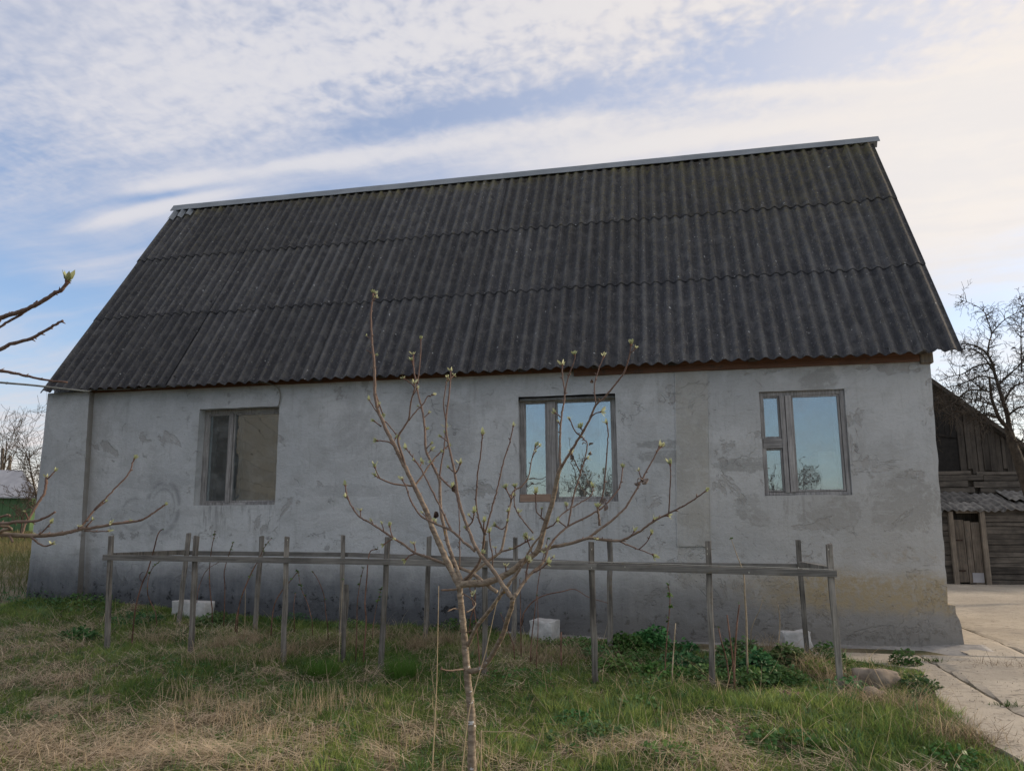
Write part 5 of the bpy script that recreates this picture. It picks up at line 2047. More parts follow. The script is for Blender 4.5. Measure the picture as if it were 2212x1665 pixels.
def bare_tree_w(b, h_, seed, label, lean, mat, r0, depth, cat, grp, kids, spread, name, stems=1, minr=.007):
    r_ = np.random.default_rng(seed)
    root = empty(name, tuple(b), label, cat, grp)
    WORLD_LOC[root.name] = np.array(b, float)
    trn, crn = MB(), MB()
    for s in range(stems):
        pts = [np.array(b, float) + np.array([r_.normal(0, .12), r_.normal(0, .12), 0]) * (stems > 1)]
        d = np.array([lean[0] + r_.normal(0, .25) * (stems > 1), lean[1] + r_.normal(0, .2) * (stems > 1), 1.0])
        n = 8
        for i in range(n):
            d = d + r_.normal(0, .10, 3)
            d /= np.linalg.norm(d)
            pts.append(pts[-1] + d * h_ * .8 / n)
        rad = np.linspace(r0, r0 * .25, n + 1)
        trn.tube(pts, rad, 7)
        for i in range(2, n + 1):
            for _ in range(3 if depth > 3 else 4):
                dd = pts[i] - pts[i - 1]
                dd /= np.linalg.norm(dd)
                sdv = r_.normal(0, 1, 3)
                sdv[2] = abs(sdv[2]) * .4
                sdv /= np.linalg.norm(sdv)
                grow(crn, pts[i], dd * .5 + sdv * .8, h_ * r_.uniform(.14, .30), rad[i] * .55, depth - 2, r_, .12, spread, kids, 0, minr, 5)
    trn.build('trunk', mat, root, smooth=True)
    crn.build('crown', mat, root)
    return root


bare_tree(95, 1160, 16.0, 4.3, 3, 'bare bushy tree half hidden by the left corner of the house', (-.12, 0), depth=4)
bare_tree(-28, 1150, 24.0, 6.0, 5, 'bare tree at the extreme left edge beside the poles', (.08, 0), r0=.09)
bare_tree(44, 1150, 17.5, 2.9, 9, 'small bare tree growing in front of the green shed', (0, 0), r0=.035, depth=4)
bk = MB()
r_ = np.random.default_rng(21)
for k in range(260):                       # brown brushwood along the skyline
    b = np.array([r_.uniform(-26, -9), r_.uniform(27, 33), 0])
    b[2] = float(gz(b[0], b[1])) - .1
    grow(bk, b, (r_.normal(0, .3), 0, 1), r_.uniform(1.6, 2.9) * (.6 + .4 * math.sin(k)), .03, 1, r_, .2, .6, (3, 5), 0, .012, 4)
tag(bk.build('brushwood', M_brush), 'far brown thicket of bare brushwood behind the green shed', 'thicket', kind='stuff')

# what the panes mirror: a plank hall to the left and bare shrubs behind the viewer
hall = empty('plank_hall', (-3.4, -9.0, -.6), 'brown plank hall mirrored in the left window', 'hall')
WORLD_LOC['plank_hall'] = np.array([-3.4, -9.0, -.6])
h0, h1 = np.array([-.1, -4.6, 0]), np.array([-4.4, -14.9, 0])
dv = (h1 - h0) / np.linalg.norm(h1 - h0)
nv = np.array([-dv[1], dv[0], 0])
if nv[0] < 0: nv = -nv
MB().prism([h0 - nv * .05 + (0, 0, -.8), h1 - nv * .05 + (0, 0, -.8), h1 - nv * .05 + (0, 0, 4.6), h0 - nv * .05 + (0, 0, 4.6)], -nv * 3.0).build('core', M_black, hall)
zz = -.7
k = 0
while zz < 4.5:
    hh = rng.uniform(.17, .26)
    MB().prism([h0 + (0, 0, zz), h1 + (0, 0, zz), h1 + (0, 0, zz + hh - .006), h0 + (0, 0, zz + hh - .006)], nv * rng.uniform(.02, .03)).build('wall_plank', M_tan, hall)
    zz += hh
for k, (x, y, h_) in enumerate(((4.5, -28, 4.0), (8.3, -34, 5.0), (11.2, -31, 3.2), (14.9, -33, 4.2), (18.0, -28, 4.0), (1.0, -30, 4.4))):
    bare_tree_w(np.array([x, y, float(gz(x, y)) - .1]), h_, 50 + k, ['bare shrub behind the viewer, mirrored in the middle window', 'bare shrub behind the viewer, mirrored in the middle and right windows', 'bare shrub behind the viewer, mirrored low in the right window',
                'bare shrub behind the viewer, far to the right', 'bare shrub behind the viewer, farthest right', 'bare shrub behind the viewer, farthest left'][k], (0, 0), M_farbark, .07, 4, 'shrub', 'bare shrubs behind the viewer', (3, 6), .8, 'bare_shrub', 2, .009)

# ------------------------------------------------------------------ raspberry canes and stalks
CANES = [
    ('C', [(1030, 1700), (1035, 1620), (1060, 1400), (1110, 1220), (1150, 1130), (1200, 960), (1225, 860), (1250, 810), (1275, 800)], 13, 7, -1.9, 'brown', 3, 'thick brown raspberry cane with a hooked tip beside the leftmost trellis post'),
    ('C', [(1230, 1480), (1160, 1330), (1150, 1260), (1160, 1180), (1190, 1100), (1250, 1045)], 8, 5, -1.0, 'green', 9, 'leafy green shoot curving past the round vent hole'),
    ('C', [(1660, 1450), (1640, 1280), (1635, 1120), (1650, 960), (1680, 810)], 10, 6, -1.7, 'brown', 7, 'upright raspberry cane with a leafy tip right of the low white block'),
    ('C', [(1750, 1480), (1755, 1250), (1750, 1130), (1785, 1000), (1820, 900)], 9, 6, -1.75, 'brown', 8, 'leafing raspberry cane, second to the right of the low white block'),
    ('C', [(1840, 1520), (1860, 1420), (1900, 1280), (1980, 1100), (2035, 1030)], 10, 6, -1.8, 'brown', 4, 'red-brown cane slanting right over the rail below the left window'),
    ('C', [(1540, 1300), (1570, 1200), (1620, 1110), (1735, 1040)], 6, 4, -1.5, 'brown', 2, 'thin cane arching right behind the second front trellis post'),
    ('F', [(-20, 900), (0, 745), (70, 560), (140, 420), (200, 300), (245, 248)], 9, 5, -1.75, 'brown', 9, 'leafy-topped cane leaning right in front of a back trellis post'),
    ('F', [(245, 920), (270, 760), (330, 650), (390, 580), (455, 500)], 11, 6, -1.9, 'brown', 3, 'brown cane leaning right across the third front trellis post'),
    ('F', [(570, 920), (530, 760), (480, 640), (455, 515)], 7, 4, -1.6, 'green', 7, 'leafy cane leaning left, right of the third front trellis post'),
    ('F', [(690, 960), (670, 830), (655, 690), (610, 570), (565, 500)], 8, 5, -1.5, 'brown', 4, 'cane bending left midway between two back trellis posts'),
    ('F', [(905, 1120), (912, 940), (915, 760), (935, 600), (965, 470)], 10, 5, -2.0, 'brown', 7, 'slender leafing cane just right of the short stake'),
    ('F', [(965, 1150), (985, 900), (975, 750), (990, 560), (1000, 420), (1020, 345), (1075, 328)], 13, 7, -2.0, 'brown', 2, 'tall brown cane with its tip bent right, left of the fourth front post'),
    ('F', [(1035, 960), (1060, 800), (1085, 700), (1105, 630)], 6, 4, -1.6, 'green', 6, 'small leafy shoot close to the left of the fourth front post'),
    ('F', [(775, 1120), (785, 900), (800, 640), (805, 560)], 7, 4, -2.1, 'pale', 1, 'pale dry cane rising straight beside the short stake'),
    ('F', [(425, 900), (420, 780), (432, 670)], 7, 5, -1.4, 'brown', 1, 'short dry cane right of the third front trellis post'),
    ('F', [(1790, 900), (1830, 760), (1835, 640), (1830, 560)], 12, 8, -2.2, 'brown', 1, 'red cane immediately right of the apple tree trunk'),
    ('F', [(1870, 1200), (1850, 960), (1820, 760), (1790, 620)], 11, 7, -2.2, 'brown', 1, 'reddish cane leaning left between the apple trunk and the next post'),
    ('G', [(320, 1080), (318, 930), (316, 780), (310, 560)], 9, 6, -1.9, 'brown', 1, 'upright brown cane left of the cube-like white block'),
    ('G', [(395, 1120), (405, 1000), (430, 800), (458, 560), (495, 380), (528, 250)], 9, 5, -1.9, 'brown', 2, 'tall red cane passing in front of the cube-like white block'),
    ('G', [(440, 1170), (452, 980), (452, 820), (448, 690)], 7, 5, -2.0, 'brown', 1, 'second red cane in front of the cube-like white block'),
    ('G', [(270, 1100), (230, 1000), (200, 930), (160, 830)], 8, 5, -2.0, 'brown', 1, 'brown cane leaning left behind the low apple branch'),
    ('G', [(325, 850), (400, 750), (500, 690), (640, 660), (740, 643), (850, 705), (1000, 750)], 10, 5, -1.0, 'brown', 0, 'thorny bramble arching against the wall above the cube-like white block'),
    ('G', [(1442, 1270), (1460, 1000), (1476, 830), (1482, 700), (1465, 600)], 9, 6, -1.8, 'green', 14, 'single cane with bright green leaves left of the seventh front post'),
    ('G', [(1498, 1320), (1510, 1120), (1526, 905)], 10, 8, -2.2, 'pale', 0, 'pale straight dead stalk left of the seventh front post'),
    ('G', [(635, 1190), (632, 1080), (634, 975)], 13, 11, -1.6, 'brown', 0, 'cut brown stub right of the cube-like white block'),
    ('H', [(55, 1060), (40, 960), (10, 850), (-10, 760)], 9, 7, -2.2, 'dark', 1, 'dark stem leaning left beside the seventh front post'),
    ('H', [(88, 1070), (95, 900), (108, 730), (122, 615)], 12, 8, -2.3, 'dark', 1, 'dark thick stem, right-hand one of the pair by the seventh front post'),
    ('H', [(80, 960), (60, 800), (45, 680)], 10, 7, -2.2, 'dark', 0, 'dark stem leaning left, left-hand one of the pair by the seventh front post'),
    ('H', [(170, 980), (165, 700), (155, 550), (148, 420), (105, 300), (68, 195)], 14, 3, -2.0, 'pale', 2, 'tall ragged dry stem with a whip-thin top left of the right window block'),
    ('H', [(190, 800), (215, 720), (245, 660), (270, 585)], 6, 4, -1.0, 'pale', 1, 'thin dry twig leaning right against the damp wall'),
    ('H', [(352, 930), (372, 820), (376, 700), (364, 615)], 8, 5, -1.2, 'pale', 0, 'pale thin cane just left of the block below the right window'),
]
GRN = [np.array([.075, .16, .03]), np.array([.11, .20, .045])]


def small_leaf_mesh(seed):
    r_ = np.random.default_rng(seed)
    vs, fs, cols = [], [], []
    for k in range(5):
        az, el = r_.uniform(0, 6.28), r_.uniform(-.2, .9)
        Lf = .03 * r_.uniform(.6, 1.1)
        d = np.array([math.cos(az) * math.cos(el), math.sin(az) * math.cos(el), math.sin(el)])
        s = np.cross(d, (0, 0, 1.0))
        s /= np.linalg.norm(s)
        b = len(vs)
        for q, ww in ((0, .05), (.3, .40), (.65, .34), (1, 0)):
            for sg in (-1, 1):
                vs.append(d * Lf * q + s * sg * ww * Lf + np.array([0, 0, -.25 * Lf * q * q]))
                cols.append(GRN[k % 2] * r_.uniform(.8, 1.2))
        fs += [(b, b + 1, b + 3, b + 2), (b + 2, b + 3, b + 5, b + 4), (b + 4, b + 5, b + 7, b + 6)]
    me = bpy.data.meshes.new('leaf_tuft')
    me.from_pydata([tuple(v_) for v_ in vs], [], fs)
    ca = me.color_attributes.new('tint', 'FLOAT_COLOR', 'POINT')
    ca.data.foreach_set('color', np.concatenate([np.array(cols), np.ones((len(cols), 1))], 1).astype(np.float32).ravel())
    me.materials.append(M_leaf)
    return me


LT = [small_leaf_mesh(s) for s in range(4)]
for k, (cr, pts, w0, w1, Y, kind, nl_, label) in enumerate(CANES):
    P = np.array([CRP[cr](p_) for p_ in pts])
    P = smooth_path(P, 5)
    W3 = np.array([at(a_, b2, Y=Y + .10 * fn(i * .15, k, 0)) for i, (a_, b2) in enumerate(P)])
    W3[0, 2] -= .10
    n = len(W3)
    tt = np.linspace(0, 1, n)
    rad = (w0 + (w1 - w0) * tt) * SCA[cr] / FPX * ((W3 - CAM) @ CF) / 2
    root = empty('raspberry_cane', tuple(W3[0]), label, 'cane', 'raspberry canes and dry stems along the wall')
    WORLD_LOC[root.name] = W3[0].copy()
    mb_ = MB()
    mb_.tube(W3, np.maximum(rad, .0022), 6)
    for i in range(3, n - 1, 2):               # nodes and prickles
        s = rng.normal(0, 1, 3)
        s /= np.linalg.norm(s)
        mb_.tube([W3[i], W3[i] + s * (rad[i] + .006)], [.0022, .0008], 3)
    mb_.build('stem', {'brown': M_cane, 'green': M_cane, 'pale': M_cane2, 'dark': M_cane}[kind], root, smooth=True)
    for j in range(nl_):
        i = n - 1 if j == 0 else int(rng.integers(int(n * .4), n))
        o = bpy.data.objects.new('leaf_tuft', LT[rng.integers(0, 4)])
        COL.objects.link(o)
        o.parent = root
        o.location = tuple(W3[i] - WORLD_LOC[root.name] + rng.normal(0, .006, 3))
        o.rotation_euler = (rng.normal(0, .4), rng.normal(0, .4), rng.uniform(0, 6.28))
        s = rng.uniform(.55, 1.0) * (1.25 if kind == 'green' else .8)
        o.scale = (s, s, s)

for cr, pts, Y, w0, w1, label in [
    ('B', [(290, 1665), (310, 1300), (330, 900), (340, 500), (350, -10)], -4.6, 14, 5, 'tall thin straw stalk standing left of the apple trunk'),
    ('B', [(555, 1700), (600, 1300), (640, 1050), (720, 770), (780, 560), (860, 200), (915, -10)], -5.25, 13, 5, 'long straw stalk leaning right across the apple trunk'),
    ('B', [(730, 1690), (735, 1400), (738, 1290)], -5.1, 13, 10, 'pale cut stalk close to the right of the apple trunk'),
    ('B', [(700, 1300), (850, 1308), (990, 1305), (1110, 1320), (1210, 1365)], -5.0, 8, 4, 'bent straw lying across the grass right of the apple trunk'),
    ('B', [(1360, 1690), (1372, 1560), (1385, 1480)], -5.0, 16, 10, 'short pale stubble stalk right of the apple trunk near the bottom edge'),
    ('F', [(35, 980), (40, 800), (42, 640)], -1.6, 5, 3, 'fine straw stalk before the wall between the second and third front posts')]:
    P = smooth_path(np.array([CRP[cr](p_) for p_ in pts]), 5)
    W3 = np.array([at(a_, b2, Y=Y) for a_, b2 in P])
    W3[0, 2] -= .08
    tt = np.linspace(0, 1, len(W3))
    rad = (w0 + (w1 - w0) * tt) * SCA[cr] / FPX * ((W3 - CAM) @ CF) / 2
    tag(MB().tube(W3, np.maximum(rad, .0016), 5).build('straw_stalk', M_stalk, smooth=True), label, 'stalk', 'loose straw stalks')

# ------------------------------------------------------------------ grass, straw and herbs
def blades_mesh(name, pos, L, az, e0, curl, wd, col, nseg, mat, twist=None):
    """ribbons: pos (n,3), length, azimuth, start elevation, curl per unit, width, colour (n,3)"""
    n = len(pos)
    lv = nseg + 1
    s = np.linspace(0, 1, lv)
    el = e0[:, None] - curl[:, None] * s[None, :]
    step = L[:, None] / nseg
    hx = np.cumsum(np.concatenate([np.zeros((n, 1)), np.cos(el[:, :-1]) * step], 1), 1)
    hz = np.cumsum(np.concatenate([np.zeros((n, 1)), np.sin(el[:, :-1]) * step], 1), 1)
    ca, sa = np.cos(az), np.sin(az)
    C = np.stack([pos[:, 0:1] + hx * ca[:, None], pos[:, 1:2] + hx * sa[:, None], pos[:, 2:3] + hz], -1)
    tw_ = az + np.pi / 2 + (twist if twist is not None else 0)
    side = np.stack([np.cos(tw_), np.sin(tw_), np.zeros(n)], -1)
    ww = wd[:, None] * (1 - s[None, :] ** 2 * .92)
    A = C + side[:, None, :] * ww[..., None] * .5
    B = C - side[:, None, :] * ww[..., None] * .5
    verts = np.stack([A, B], 2).reshape(-1, 3)
    base = (np.arange(n) * lv * 2)[:, None]
    k = np.arange(nseg)[None, :] * 2
    q = base + k
    faces = np.stack([q, q + 1, q + 3, q + 2], -1).reshape(-1, 4)
    me = bpy.data.meshes.new(name)
    me.vertices.add(len(verts))
    me.vertices.foreach_set('co', verts.astype(np.float32).ravel())
    me.loops.add(faces.size)
    me.loops.foreach_set('vertex_index', faces.astype(np.int32).ravel())
    me.polygons.add(len(faces))
    me.polygons.foreach_set('loop_start', (np.arange(len(faces)) * 4).astype(np.int32))
    me.update(calc_edges=True)
    cc = np.repeat(col, lv * 2, axis=0)
    cc = np.concatenate([cc, np.ones((len(cc), 1))], 1)
    at_ = me.color_attributes.new('tint', 'FLOAT_COLOR', 'POINT')
    at_.data.foreach_set('color', cc.astype(np.float32).ravel())
    me.materials.append(mat)
    return me


def vnoise(x, y, s, seed=0):
    """cheap vectorised value noise"""
    r_ = np.random.default_rng(seed)
    tab = r_.random((64, 64))
    X, Y = x * s, y * s
    xi, yi = np.floor(X).astype(int), np.floor(Y).astype(int)
    fx, fy = X - xi, Y - yi
    fx, fy = fx * fx * (3 - 2 * fx), fy * fy * (3 - 2 * fy)
    a = tab[xi % 64, yi % 64]; b = tab[(xi + 1) % 64, yi % 64]; c = tab[xi % 64, (yi + 1) % 64]; d = tab[(xi + 1) % 64, (yi + 1) % 64]
    return (a * (1 - fx) + b * fx) * (1 - fy) + (c * (1 - fx) + d * fx) * fy


def fbm(x, y, s, seed=0):
    return .55 * vnoise(x, y, s, seed) + .3 * vnoise(x + 3.1, y + 7.7, s * 2.3, seed + 1) + .15 * vnoise(x + 1.3, y + 5.1, s * 5.1, seed + 2)


def field(px, py, blobs):
    out = np.zeros_like(px)
    for bx, by, rx, ry, w2 in blobs:
        out += w2 * np.exp(-((px - bx) / rx) ** 2 - ((py - by) / ry) ** 2)
    return out


DRY = [(160, 1620, 300, 85, 1.15), (60, 1435, 170, 38, .95), (90, 1372, 170, 22, .55), (650, 1600, 170, 55, .40), (470, 1560, 150, 50, .35),
       (780, 1462, 170, 20, .6), (600, 1395, 300, 30, .12), (1180, 1450, 150, 28, .5), (1480, 1600, 130, 50, .45), (1150, 1655, 160, 30, .35), (1700, 1640, 220, 30, .40),
       (60, 1300, 160, 35, -.9), (1250, 1545, 210, 45, -.42), (1930, 1590, 150, 60, -.8), (1450, 1425, 190, 34, -1.0), (695, 1440, 60, 28, -.9), (870, 1440, 60, 30, -.9),
       (1650, 1525, 170, 18, -.7), (1750, 1440, 160, 34, -.9), (400, 1500, 150, 22, -.25), (860, 1530, 130, 30, -.15), (960, 1600, 120, 60, .2), (1620, 1565, 160, 22, .25), (300, 1470, 200, 25, .1),
       (600, 1340, 260, 22, -.6), (1000, 1370, 180, 25, -.5)]


def sample(n, x0, x1, y0, y1):
    x, y = rng.uniform(x0, x1, n), rng.uniform(y0, y1, n)
    lim = yard_left(y)
    ymax = np.interp(x, [-30, 0, 6, 8.6, 9.2, 10.4], [-.13, -.13, -.10, -.42, -.80, -.95])
    ok = (x < lim - .02 * rng.random(n) + .05 * (fbm(x, y, 4, 9) - .4)) & (y < ymax)
    x, y = x[ok], y[ok]
    z = gz(x, y)
    px, py, dz_ = to_px(np.stack([x, y, z], -1))
    vis = (px > -80) & (px < PW + 80) & (py < PH + 120)
    x, y, z, px, py, dz_ = (q[vis] for q in (x, y, z, px, py, dz_))
    dry = field(px, py, DRY) + (fbm(x, y, 1.6, 3) - .48) * 1.5 + (fbm(x, y, 6, 5) - .48) * 2.3 + (fbm(x, y, 15, 6) - .48) * 1.4 - .20
    return x, y, z, px, py, dz_, dry


HERB = [(1420, 1410, 190, 34, 1.1), (1560, 1420, 120, 40, 1.0), (1680, 1450, 110, 26, .9), (1780, 1445, 60, 26, 1), (240, 1335, 160, 16, .5)]


def put_grass(x, y, z, px, py, dep, dry, name, Lb, azb, elb, label, col):
    n = len(x)
    me = blades_mesh('grass', np.stack([x, y, z - .01], -1), Lb, azb, elb, rng.uniform(.1, 1.6, n), rng.uniform(.0036, .0080, n) * (1 + .06 * (dep - 4)), col, 2, M_blade, rng.normal(0, .7, n))
    return me


# dense green sward: tufts with their own colour, height and lean, and a thin filler between them
tx, ty, tz0, tpx, tpy, tdep, tdry = sample(52000, 0.0, 11.2, -6.6, -.1)
herbf = np.clip(field(tpx, tpy, HERB), 0, 1)
keep = rng.random(len(tx)) < np.clip(.66 - tdry * .80, .06, .97) * (1 - .75 * herbf)
tx, ty, tpx, tpy, tdep, tdry = (q[keep] for q in (tx, ty, tpx, tpy, tdep, tdry))
if len(tx) > 17000:
    tx, ty, tpx, tpy, tdep, tdry = (q[:17000] for q in (tx, ty, tpx, tpy, tdep, tdry))
nt = len(tx)
lush = np.clip(field(tpx, tpy, [(1930, 1590, 150, 55, 1), (60, 1300, 140, 30, .5), (1250, 1545, 180, 40, .35), (1640, 1528, 140, 14, .5), (1620, 1545, 60, 14, .5)]) + (fbm(tx, ty, 2.2, 8) - .42) * 1.1, 0, 1.2)
per = 17
rep_ = np.repeat(np.arange(nt), per)
n = len(rep_)
spread = rng.uniform(.012, .045, nt)
ox, oy = rng.normal(0, 1, n) * spread[rep_], rng.normal(0, 1, n) * spread[rep_]
x, y = tx[rep_] + ox, ty[rep_] + oy
ok = x < yard_left(y) + .03
rep_, ox, oy, x, y = rep_[ok], ox[ok], oy[ok], x[ok], y[ok]
n = len(x)
z = gz(x, y)
th = rng.uniform(.030, .075, nt) * (1 + 1.25 * lush) * np.where(rng.random(nt) < .10, 1.5, 1)
Lb = th[rep_] * rng.uniform(.55, 1.15, n)
azb = np.arctan2(oy, ox) + rng.normal(0, .9, n)
elb = rng.normal(1.15, .25, n)
hue = np.clip((fbm(tx, ty, 1.3, 12) - .28) * 1.5 + rng.normal(0, .42, nt) + .25 * lush, 0, 1.4)
g1, g2 = np.array([.095, .175, .042]), np.array([.29, .37, .105])
colt = g1 + (g2 - g1) * hue[:, None]
blue = rng.random(nt) < .16
colt[blue] *= np.array([.72, .92, 1.5])
yel = rng.random(nt) < .10
colt[yel] = colt[yel] * .5 + np.array([.24, .22, .09]) * .5
col = colt[rep_] * rng.uniform(.75, 1.2, (n, 1))
me = put_grass(x, y, z, None, None, tdep[rep_], None, 'grass', Lb, azb, elb, '', col)
tag(link('grass', me), 'short green spring grass of the garden in front of the house', 'grass', kind='stuff')

# flattened and lying straw
x, y, z, px, py, dep, dry = sample(420000, 0.0, 11.2, -6.6, -.12)
keep = rng.random(len(x)) < np.clip(.16 + dry * .85, .03, 1) * .46
x, y, z, px, py, dep, dry = (q[keep] for q in (x, y, z, px, py, dep, dry))
n = min(len(x), 110000)
x, y, z, px, py, dep, dry = (q[:n] for q in (x, y, z, px, py, dep, dry))
flow = (fbm(x, y, .8, 30) * 9.0)
straw = np.array([.84, .71, .53])
grey = np.array([.56, .46, .35])
mixv = np.clip(rng.normal(.48, .42, (n, 1)) + field(px, py, [(170, 1600, 280, 60, .25), (60, 1440, 150, 35, .25), (90, 1370, 160, 22, -.5), (780, 1462, 170, 20, -.35)])[:, None], 0, 1.15)
col = grey + (straw - grey) * mixv
pile = np.clip(dry, 0, 1)
me = blades_mesh('lying_straw', np.stack([x, y, z + rng.random(n) * (.012 + .07 * pile)], -1), rng.uniform(.06, .26, n), flow + rng.normal(0, .85, n), rng.normal(.10, .20, n), rng.normal(.15, .35, n), rng.uniform(.0026, .0062, n), col, 2, M_blade, rng.normal(0, .5, n))
tag(link('lying_straw', me), 'matted pale straw and mown dry grass lying over the lawn', 'straw', kind='stuff')

# standing stubble
x, y, z, px, py, dep, dry = sample(90000, 0.0, 11.2, -6.6, -1.0)
stub = field(px, py, [(650, 1590, 190, 70, .9), (470, 1545, 180, 55, .55), (300, 1510, 220, 30, .35), (870, 1640, 200, 50, .7), (80, 1490, 160, 30, .4), (1300, 1650, 300, 40, .30), (1500, 1580, 120, 50, .35), (760, 1530, 100, 40, .4)]) + .03
keep = rng.random(len(x)) < np.clip(stub * (fbm(x, y, 2.6, 44) * 4.0 - 1.75), 0, 1) * .62
x, y, z, px, py, dep = (q[keep] for q in (x, y, z, px, py, dep))
n = len(x)
col = np.array([.60, .48, .31]) * rng.uniform(.75, 1.15, (n, 1))
me = blades_mesh('stubble', np.stack([x, y, z], -1), rng.uniform(.05, .19, n), rng.uniform(0, 6.283, n), rng.normal(1.30, .20, n), rng.normal(.1, .2, n), rng.uniform(.003, .0055, n), col, 3, M_blade, rng.normal(0, .6, n))
tag(link('stubble', me), 'upright straw-coloured stubble of last year\'s grass', 'stubble', kind='stuff')

# long arching dry grass in tussocks along the trellis
tus = []
for (px_, py_, k_) in [(480, 1400, 60), (545, 1385, 50), (620, 1415, 70), (690, 1400, 70), (760, 1400, 60), (900, 1400, 110), (960, 1390, 80), (1020, 1420, 60), (1120, 1410, 80), (1180, 1430, 70), (1230, 1420, 50), (330, 1390, 40), (430, 1430, 40), (1660, 1415, 110), (1735, 1445, 100), (1800, 1470, 70), (1330, 1440, 40), (1410, 1460, 25), (1860, 1520, 40), (1030, 1375, 30), (840, 1380, 50), (560, 1430, 50), (1940, 1530, 40), (1995, 1545, 50), (2060, 1600, 70)]:
    c_ = ground_at(px_, py_)
    for _ in range(k_ * 4):
        tus.append((c_[0] + rng.normal(0, .11), c_[1] + rng.normal(0, .09)))
tus = np.array(tus)
tz_ = gz(tus[:, 0], tus[:, 1])
n = len(tus)
col = np.array([.36, .285, .18]) + (np.array([.52, .43, .29]) - np.array([.30, .235, .145])) * rng.random((n, 1))
col *= rng.uniform(.55, 1.1, (n, 1))
me = blades_mesh('dry_tussocks', np.column_stack([tus, tz_]), rng.uniform(.14, .40, n), rng.uniform(0, 6.283, n), rng.normal(1.05, .25, n), rng.uniform(1.0, 2.6, n), rng.uniform(.0024, .0045, n), col, 6, M_blade, rng.normal(0, .4, n))
tag(link('dry_tussocks', me), 'long arching dead grass drooping round the trellis posts', 'dry grass', kind='stuff')

# scattered bright long straws
x, y, z, px, py, dep, dry = sample(5200, 0.0, 11.2, -6.5, -.7)
n = len(x)
col = np.array([.46, .37, .245]) * rng.uniform(.8, 1.2, (n, 1))
me = blades_mesh('loose_straws', np.stack([x, y, z + .02], -1), rng.uniform(.15, .42, n), rng.uniform(0, 6.283, n), rng.normal(.35, .35, n), rng.normal(.5, .5, n), rng.uniform(.003, .0055, n), col, 5, M_blade, rng.normal(0, .5, n))
tag(link('loose_straws', me), 'scattered bright straws criss-crossing over the grass', 'straw', kind='stuff')


# broken twigs, dark old stems and leaf litter
x, y, z, px, py, dep, dry = sample(5200, 0.0, 11.2, -6.5, -.5)
n = len(x)
col = np.array([.11, .08, .055]) * rng.uniform(.5, 1.9, (n, 1))
me = blades_mesh('litter', np.stack([x, y, z + .012], -1), rng.uniform(.04, .16, n), rng.uniform(0, 6.283, n), rng.normal(.15, .25, n), rng.normal(.1, .4, n), rng.uniform(.004, .011, n), col, 3, M_blade, rng.normal(0, .5, n))
tag(link('litter', me), 'broken twigs and dead leaf litter strewn through the grass', 'litter', kind='stuff')
# grit along the edge of the yard
gb = MB()
for _ in range(320):
    yy = float(rng.uniform(-4.6, -.2))
    xx = float((yard_left(yy) if yy < -.6 else 11.5)) + float(abs(rng.normal(0, .30)))
    zz = float(gz(xx, yy, False)) + .036
    r0_ = float(rng.uniform(.002, .006))
    p6 = [(r0_, 0, 0), (-r0_, 0, 0), (0, r0_, 0), (0, -r0_, 0), (0, 0, r0_ * .8), (0, 0, -r0_)]
    gb.add([np.array(q) * rng.uniform(.7, 1.3) + (xx, yy, zz) for q in p6], [(0, 2, 4), (2, 1, 4), (1, 3, 4), (3, 0, 4), (2, 0, 5), (1, 2, 5), (3, 1, 5), (0, 3, 5)])
tag(gb.build('grit', M_conc), 'small grit and crumbs lying on the concrete yard', 'grit', kind='stuff')


# broad-leaved herbs
def herb_arrays(cx_, cy_, n, rad, hmax, size, base, var=.25):
    a = rng.uniform(0, 6.283, n)
    r2 = rad * np.sqrt(rng.random(n))
    x, y = cx_ + r2 * np.cos(a), cy_ + r2 * np.sin(a) * .8
    z = gz(x, y) + hmax * rng.random(n) ** .8 * (1 - (r2 / rad) ** 2 * .7)
    col = np.asarray(base) * rng.uniform(1 - var, 1 + var, (n, 1)) * (1 + np.array([.25, .1, 0]) * rng.normal(0, .5, (n, 1)))
    return np.stack([x, y, z], -1), np.clip(col, .005, 1), size * rng.uniform(.6, 1.25, n)


